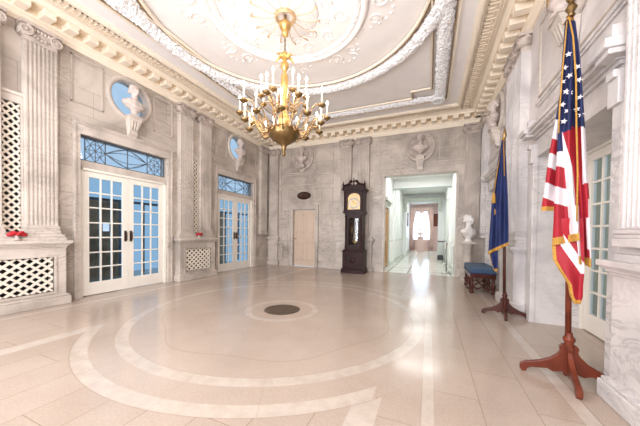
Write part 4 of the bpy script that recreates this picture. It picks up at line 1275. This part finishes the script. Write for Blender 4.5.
# ------------------------------------------------------------------ corridor
K0, K1 = -1.38, .74
def sbox(name, args, mat, **k):
    bm = BM()
    for a in args: bx(bm, *a)
    return struct(obj(name, bm, mat, **k))
YE = 20.6
sbox('wall_corridor_left', [(K0 - .2, K0, YB + .28, 8.75, 0, 3.45), (K0 - .2, K0, 9.75, YE, 0, 3.45), (K0 - .2, K0, 8.75, 9.75, 2.12, 3.45)], 'corridor')
sbox('wall_corridor_right', [(K1, K1 + .2, YB + .28, YE, 0, 3.45)], 'corridor')
sbox('ceiling_corridor', [(K0 - .2, K1 + .2, YB + .28, YE, 3.42, 3.55)], 'corridor')
# header and portals
sbox('trim_16', [(K0, K1, 11.0, 11.25, 3.03, 3.42), (K0, K0 + .05, 11.0, 11.25, 0, 3.03), (K1 - .05, K1, 11.0, 11.25, 0, 3.03)], 'corridor')
sbox('trim_17', [(K0, K1, 10.96, 11.02, 2.99, 3.04)], 'grey_trim')
sbox('trim_18', [(K0, K1, 15.5, 15.8, 3.0, 3.42), (K0, -1.22, 15.5, 15.8, 0, 3.0), (.42, K1, 15.5, 15.8, 0, 3.0)], 'corridor')
bm = BM()
for a in ((-1.36, .72, 15.28, 15.5, 3.05, 3.12), (-1.40, .74, 15.22, 15.5, 3.12, 3.2), (-1.30, .6, 15.36, 15.5, 2.98, 3.05)): bx(bm, *a)
struct(obj('trim_19', bm, 'corridor_trim', bevel=.01))
for i, x in enumerate((-1.25, .50)):
    tt = thing('scroll_console', 'stone scroll bracket at the %s end of the far corridor lintel' % ('left', 'right')[i], 'bracket', (x, 15.5, 0), 0, 'corridor lintel brackets')
    bm = BM(); 
    poly = [(-.0, 2.45), (-.06, 2.5), (-.05, 2.6), (-.1, 2.75), (-.19, 2.88), (-.19, 2.98), (0, 2.98)]
    v0 = [bm.verts.new((-.08, y, z)) for y, z in poly]; v1 = [bm.verts.new((.08, y, z)) for y, z in poly]
    bm.faces.new(v0); bm.faces.new(v1[::-1])
    for k in range(len(poly)):
        j = (k + 1) % len(poly); bm.faces.new((v0[k], v0[j], v1[j], v1[k]))
    obj('console_body', bm, 'corridor_trim', tt, bevel=.012)
    bm = BM(); mm = Matrix.Translation((0, -.13, 2.9)) @ Matrix.Rotation(PI / 2, 4, 'Y'); lathe(bm, [(0, -.09), (.05, -.09), (.06, -.07), (.06, .07), (.05, .09), (0, .09)], 16, mtx=mm); obj('console_scroll', bm, 'corridor_trim', tt)
# dado rails and skirting
bm = BM()
for x0, x1 in ((K0, K0 + .03), (K1 - .03, K1)):
    for y0, y1 in (((9.85, 15.5) if x0 < 0 else (YB + .3, 15.5)), (15.8, YE)):
        bx(bm, x0, x1, y0, y1, .0, .16); bx(bm, x0, x1, y0, y1, .90, .96)
    for y in (11.4, 12.6, 13.8):
        bx(bm, x0, x1 - .01 if x0 < 0 else x1, y, y + .06, .96, 2.8); 
struct(obj('baseboard_corridor', bm, 'corridor_trim'))
# side door in the corridor with hood
d6 = sempty('door_6', (K0, 9.25, 0), -PI / 2)
bm = BM(); bx(bm, -.49, .49, -.06, -.02, .01, 2.1)
for q in ((-.4, -.05, .2, .95), (.05, .4, .2, .95), (-.4, -.05, 1.1, 1.95), (.05, .4, 1.1, 1.95)):
    for (x0, x1, z0, z1) in ((q[0], q[1], q[2], q[2] + .03), (q[0], q[1], q[3] - .03, q[3]), (q[0], q[0] + .03, q[2], q[3]), (q[1] - .03, q[1], q[2], q[3])): bx(bm, x0, x1, -.02, -.008, z0, z1)
obj('door_panel', bm, 'oak', d6)
bm = BM(); bx(bm, -.58, -.49, 0, .03, 0, 2.2); bx(bm, .49, .58, 0, .03, 0, 2.2); bx(bm, -.49, .49, 0, .03, 2.11, 2.2)
bx(bm, -.6, .6, 0, .06, 2.2, 2.3); bx(bm, -.66, .66, 0, .13, 2.3, 2.38); bx(bm, -.64, .64, 0, .1, 2.38, 2.42)
obj('door_casing', bm, 'corridor_trim', d6)
# far room end with window
WX0, WX1, WZ0, WZ1 = -1.12, .02, .85, 2.85
sbox('wall_corridor_end', [(K0, WX0, YE, YE + .2, 0, 3.45), (WX1, K1, YE, YE + .2, 0, 3.45), (WX0, WX1, YE, YE + .2, 0, WZ0), (WX0, WX1, YE, YE + .2, WZ1, 3.45)], 'pink')
w = sempty('window_7', (0, YE, 0))
bm = BM()
for a in ((WX0, WX0 + .05, .05, .1, WZ0, WZ1), (WX1 - .05, WX1, .05, .1, WZ0, WZ1), (WX0, WX1, .05, .1, WZ0, WZ0 + .05), (WX0, WX1, .05, .1, WZ1 - .05, WZ1), (WX0, WX1, .05, .1, 1.8, 1.85)): bx(bm, *a)
for k in (1, 2): bx(bm, WX0 + k * .38 - .012, WX0 + k * .38 + .012, .06, .09, WZ0, WZ1)
for z in (1.32, 2.3): bx(bm, WX0, WX1, .06, .09, z - .012, z + .012)
obj('window_frame', bm, 'corridor', w)
bm = BM(); bx(bm, WX0, WX1, .07, .073, WZ0, WZ1); obj('glass_pane', bm, 'glass_clear', w)
m_s = sheer(); m_s.name = 'white sheer'
for nd in m_s.node_tree.nodes:
    if nd.type in ('BSDF_DIFFUSE', 'BSDF_TRANSLUCENT'): nd.inputs[0].default_value = (.9, .93, .97, 1)
M['white_sheer'] = m_s
bm = BM(); grid(bm, [[(WX0 - .04 + (WX1 - WX0 + .08) * j / 60, YE - .03 + .012 * math.sin(j * 1.1), z) for j in range(61)] for z in (WZ0 - .03, 1.5, 2.2, WZ1 + .03)])  # sheer added so the far window reads bright white
tag(obj('curtain_or_glow_sheer', bm, 'white_sheer'), 'added white sheer that makes the far corridor window glow', 'curtain')
for s, lab in ((-1, 'left'), (1, 'right')):
    bm = BM(); rows = []
    for k in range(16):
        u = k / 15; z = 3.0 - 2.75 * u
        # gathered at mid height
        xo = .80; wdt = .22 + .24 * (1 - math.sin(min(1, u / .62) * PI / 2)) if u < .62 else .22 + .05 * (u - .62)
        rows.append([(-.55 + s * (xo - (wdt) * (j / 24)), YE - .1 + .025 * math.sin(j * 1.6) - .02, z) for j in range(25)])
    grid(bm, rows)
    o = obj('window_drape', bm, 'pink_cloth'); o.modifiers.new('s', 'SOLIDIFY').thickness = .01
    tag(o, 'pink drape tied back on the %s of the far window' % lab, 'drape', 'far window drapes')
bm = BM(); rows = []
for k in range(10):
    u = k / 9; rows.append([(-.55 + .82 * (j / 20 - 1), YE - .2 + .03 * math.sin(j * 1.3), 3.15 - u * (.32 + .16 * math.cos((j / 20 - 1) * 3 * PI))) for j in range(41)])
grid(bm, rows); o = obj('swag_valance', bm, 'pink_cloth'); o.modifiers.new('s', 'SOLIDIFY').thickness = .01
tag(o, 'scalloped pink valance across the top of the far window', 'valance')
t = thing('bust_pedestal', 'pale pedestal carrying the bust before the far corridor window', 'pedestal', (-.56, 19.3, 0))
bm = BM(); bx(bm, -.22, .22, -.22, .22, 0, .15); bx(bm, -.18, .18, -.18, .18, .15, .98); obj('shaft', bm, 'pink', t, bevel=.01)
bm = BM(); bx(bm, -.23, .23, -.23, .23, .98, 1.05); obj('pedestal_top', bm, 'pink', t, bevel=.01)
add_bust('stone_bust', 'small bust silhouetted before the bright window at the corridor end', (-.56, 19.3, 1.05), PI, 'bust', .95)
t = thing('radiator_cover', 'pale panelled radiator cover under the far corridor window', 'radiator cover', (-.55, YE, 0))
bm = BM(); bx(bm, -.42, .42, -.28, -.0, 0, .72); bx(bm, -.44, .44, -.31, 0, .72, .76); obj('case', bm, 'pink_cloth', t, bevel=.01)
bm = BM()
for k in range(15): bx(bm, -.37 + k * .051, -.35 + k * .051, -.29, -.28, .12, .65)
obj('slat_front', bm, 'pink', t)
for i, (y, lab) in enumerate(((20.0, 'right'), (20.0, 'left'))):
    x = (.45, -1.36)[i]
    tt = thing('wall_picture', 'dark framed picture beside the far window on the %s' % lab, 'picture', ((.46, YE, 2.25) if i == 0 else (K0, 18.6, 2.2)), 0 if i == 0 else 0, 'framed pictures in the far room')
    bm = BM()
    if i == 0: bx(bm, -.22, .22, -.04, 0, -.45, .45)
    else: bx(bm, 0, .04, -.4, .4, -.45, .45)
    obj('picture_frame', bm, 'mahogany', tt)
    bm = BM()
    if i == 0: bx(bm, -.17, .17, -.045, -.04, -.4, .4)
    else: bx(bm, .04, .045, -.35, .35, -.4, .4)
    obj('picture', bm, 'wood_red', tt)
# rope posts, console table
for i, (x, y, lab) in enumerate(((.50, 9.0, 'nearest steel rope post on the right of the corridor'), (.60, 11.9, 'farther steel rope post on the right of the corridor'))):
    tt = thing('rope_post', lab, 'post', (x, y, 0), 0, 'corridor rope posts')
    bm = BM(); lathe(bm, [(.0, 0), (.15, 0), (.15, .015), (.05, .03), (.02, .05)], 24); obj('post_base', bm, 'steel', tt)
    bm = BM(); lathe(bm, [(.018, .04), (.018, .88), (.03, .89), (.03, .93), (.015, .94), (.025, .96), (0, .985)], 16); obj('post', bm, 'steel', tt)
bm = BM(); pts = []
for i in range(15):
    u = i / 14; pts.append((.50 + .10 * u, 9.0 + 2.9 * u, .91 - .22 * math.sin(PI * u)))
tube(bm, pts, .018, 8); tag(obj('barrier_rope', bm, 'rope'), 'pale rope hanging between the two corridor posts', 'rope')
tt = thing('sign_board', 'white sign board on the wall side of the nearest rope post', 'sign', (.60, 9.02, 0))
bm = BM(); bx(bm, -.1, .13, -.01, .01, .86, .95); obj('board', bm, 'corridor', tt)
bm = BM(); bx(bm, .10, .115, -.006, .006, 0, .88); bx(bm, .05, .13, -.08, .08, 0, .012); obj('board_leg', bm, 'steel', tt)
tt = thing('console_table', 'narrow dark topped console table on the corridor right wall', 'table', (.56, 14.6, 0))
bm = BM(); bx(bm, -.16, .18, -.5, .5, .84, .89); obj('tabletop', bm, 'wood_dark', tt, bevel=.005)
for sx in (-.12, .14):
    for sy in (-.45, .45):
        bm = BM(); bx(bm, sx - .02, sx + .02, sy - .02, sy + .02, 0, .84); obj('leg', bm, 'corridor_trim', tt)
bm = BM(); bx(bm, -.13, .13, -.13, .13, 0, .2); bx(bm, -.1, .1, -.1, .1, .2, .22)
o = obj('black_case', bm, 'black', loc=(.50, 13.9, 0), bevel=.01); tag(o, 'small black case on the corridor floor near the table', 'case')
# corridor ceiling: one small lamp, plus added unseen panels that brighten the corridor
for i, (x, y, hx, hy) in enumerate(((-.32, 9.5, .75, .5), (-.32, 12.1, .16, .16), (-.32, 12.95, .75, .3), (-.32, 18, .75, .7))):
    tt = thing('lamp_or_fill_panel', ['added fill light panel hidden just inside the corridor', 'small square ceiling lamp behind the corridor beam', 'added fill light panel hidden before the far lintel', 'added fill light panel hidden in the far pink room'][i], 'lamp', (x, y, 3.42), 0, 'corridor ceiling lamps')
    bm = BM()
    for q in ((-hx - .03, hx + .03, -hy - .03, -hy), (-hx - .03, hx + .03, hy, hy + .03), (-hx - .03, -hx, -hy, hy), (hx, hx + .03, -hy, hy)): bx(bm, *q, -.05, 0)
    obj('lamp_frame', bm, 'steel', tt)
    bm = BM(); bx(bm, -hx, hx, -hy, hy, -.035, -.01); obj('diffuser', bm, 'lamp' if i != 1 else 'lamp_small', tt)

# ------------------------------------------------------------------ outside the left doors: porch screen
bm = BM()
for (y0, y1, z1) in ((1.6, 4.35, 1.95), (5.6, 8.2, 1.95), (9.9, 10.4, 1.95)):
    bx(bm, -7.75, -7.65, y0, y1, 0, z1)
    k = y0
    while k < y1: bx(bm, -7.65, -7.635, k, k + .02, 0, z1); k += .22
struct(obj('wall_porch', bm, 'brown_wall'))
bm = BM()
for y in (4.4, 5.0, 5.5, 8.3, 9.1, 9.8): bx(bm, -7.74, -7.66, y, y + .05, 0, 2.0)
bx(bm, -7.74, -7.66, 1.6, 10.4, 1.96, 2.02)
struct(obj('trim_20', bm, 'iron'))

# ------------------------------------------------------------------ lights
def point(loc, e, col, r=.03):
    l = bpy.data.lights.new('bulb_light', 'POINT'); l.energy = e; l.color = col; l.shadow_soft_size = r
    o = bpy.data.objects.new('bulb_light', l); C.objects.link(o); o.location = loc; return o
def area(loc, rot, sx, sy, e, col):
    l = bpy.data.lights.new('fill_and_daylight', 'AREA'); l.shape = 'RECTANGLE'; l.size = sx; l.size_y = sy; l.energy = e; l.color = col
    o = bpy.data.objects.new('fill_and_daylight', l); C.objects.link(o); o.location = loc; o.rotation_euler = rot; return o
for p in bulb_pos: point((p[0], p[1], p[2] + .0), LBULB, (1, .88, .78), .04)
area((-3.6, YF - .35, 2.3), (PI / 2, 0, 0), 2.0, 3.2, LFILL, (.93, .95, 1))  # added fill light outside the left front opening, lifts the room's ambient
area((-.4, YF - .35, 2.3), (PI / 2, 0, 0), 2.0, 3.2, LFILL, (.93, .95, 1))  # same added fill at the right front opening
area((-.55, YE + .5, 1.9), (-PI / 2, 0, 0), 1.1, 2.0, 120, (.85, .93, 1))
wd = bpy.data.worlds.new('sky'); S.world = wd; wd.use_nodes = True
n, l = wd.node_tree.nodes, wd.node_tree.links
bg = n['Background']; tc = n.new('ShaderNodeTexCoord'); sp = n.new('ShaderNodeSeparateXYZ'); l.new(tc.outputs['Generated'], sp.inputs[0])
rp = n.new('ShaderNodeValToRGB'); l.new(sp.outputs[2], rp.inputs[0])
rp.color_ramp.elements[0].position = 0; rp.color_ramp.elements[0].color = (.66, .82, .98, 1)
rp.color_ramp.elements[1].position = .5; rp.color_ramp.elements[1].color = (.66, .83, .98, 1)
l.new(rp.outputs[0], bg.inputs[0]); bg.inputs[1].default_value = LSKY

# ------------------------------------------------------------------ camera
f, yaw, pit, rol, cy = 261.1827, .3965, -.0188, .0130, 238.0863
fwd0 = Vector((-math.sin(yaw), math.cos(yaw), 0)); right0 = Vector((math.cos(yaw), math.sin(yaw), 0)); up0 = Vector((0, 0, 1))
fwd = fwd0 * math.cos(pit) + up0 * math.sin(pit); up = -fwd0 * math.sin(pit) + up0 * math.cos(pit)
# picture turned clockwise by rol
right = right0 * math.cos(rol) + up * math.sin(rol); upr = up * math.cos(rol) - right0 * math.sin(rol)
cam = bpy.data.cameras.new('camera'); co = bpy.data.objects.new('camera', cam); C.objects.link(co)
R3 = Matrix((right, upr, -fwd)).transposed()
co.matrix_world = Matrix.Translation((0, 0, H)) @ R3.to_4x4()
cam.sensor_width = 36; cam.lens = f / 640 * 36; cam.shift_y = (cy - 213) / 640; cam.clip_start = .05
S.camera = co
S.view_settings.view_transform = 'Standard'; S.view_settings.look = 'None'; S.view_settings.gamma = 1
S.view_settings.exposure = EXPO
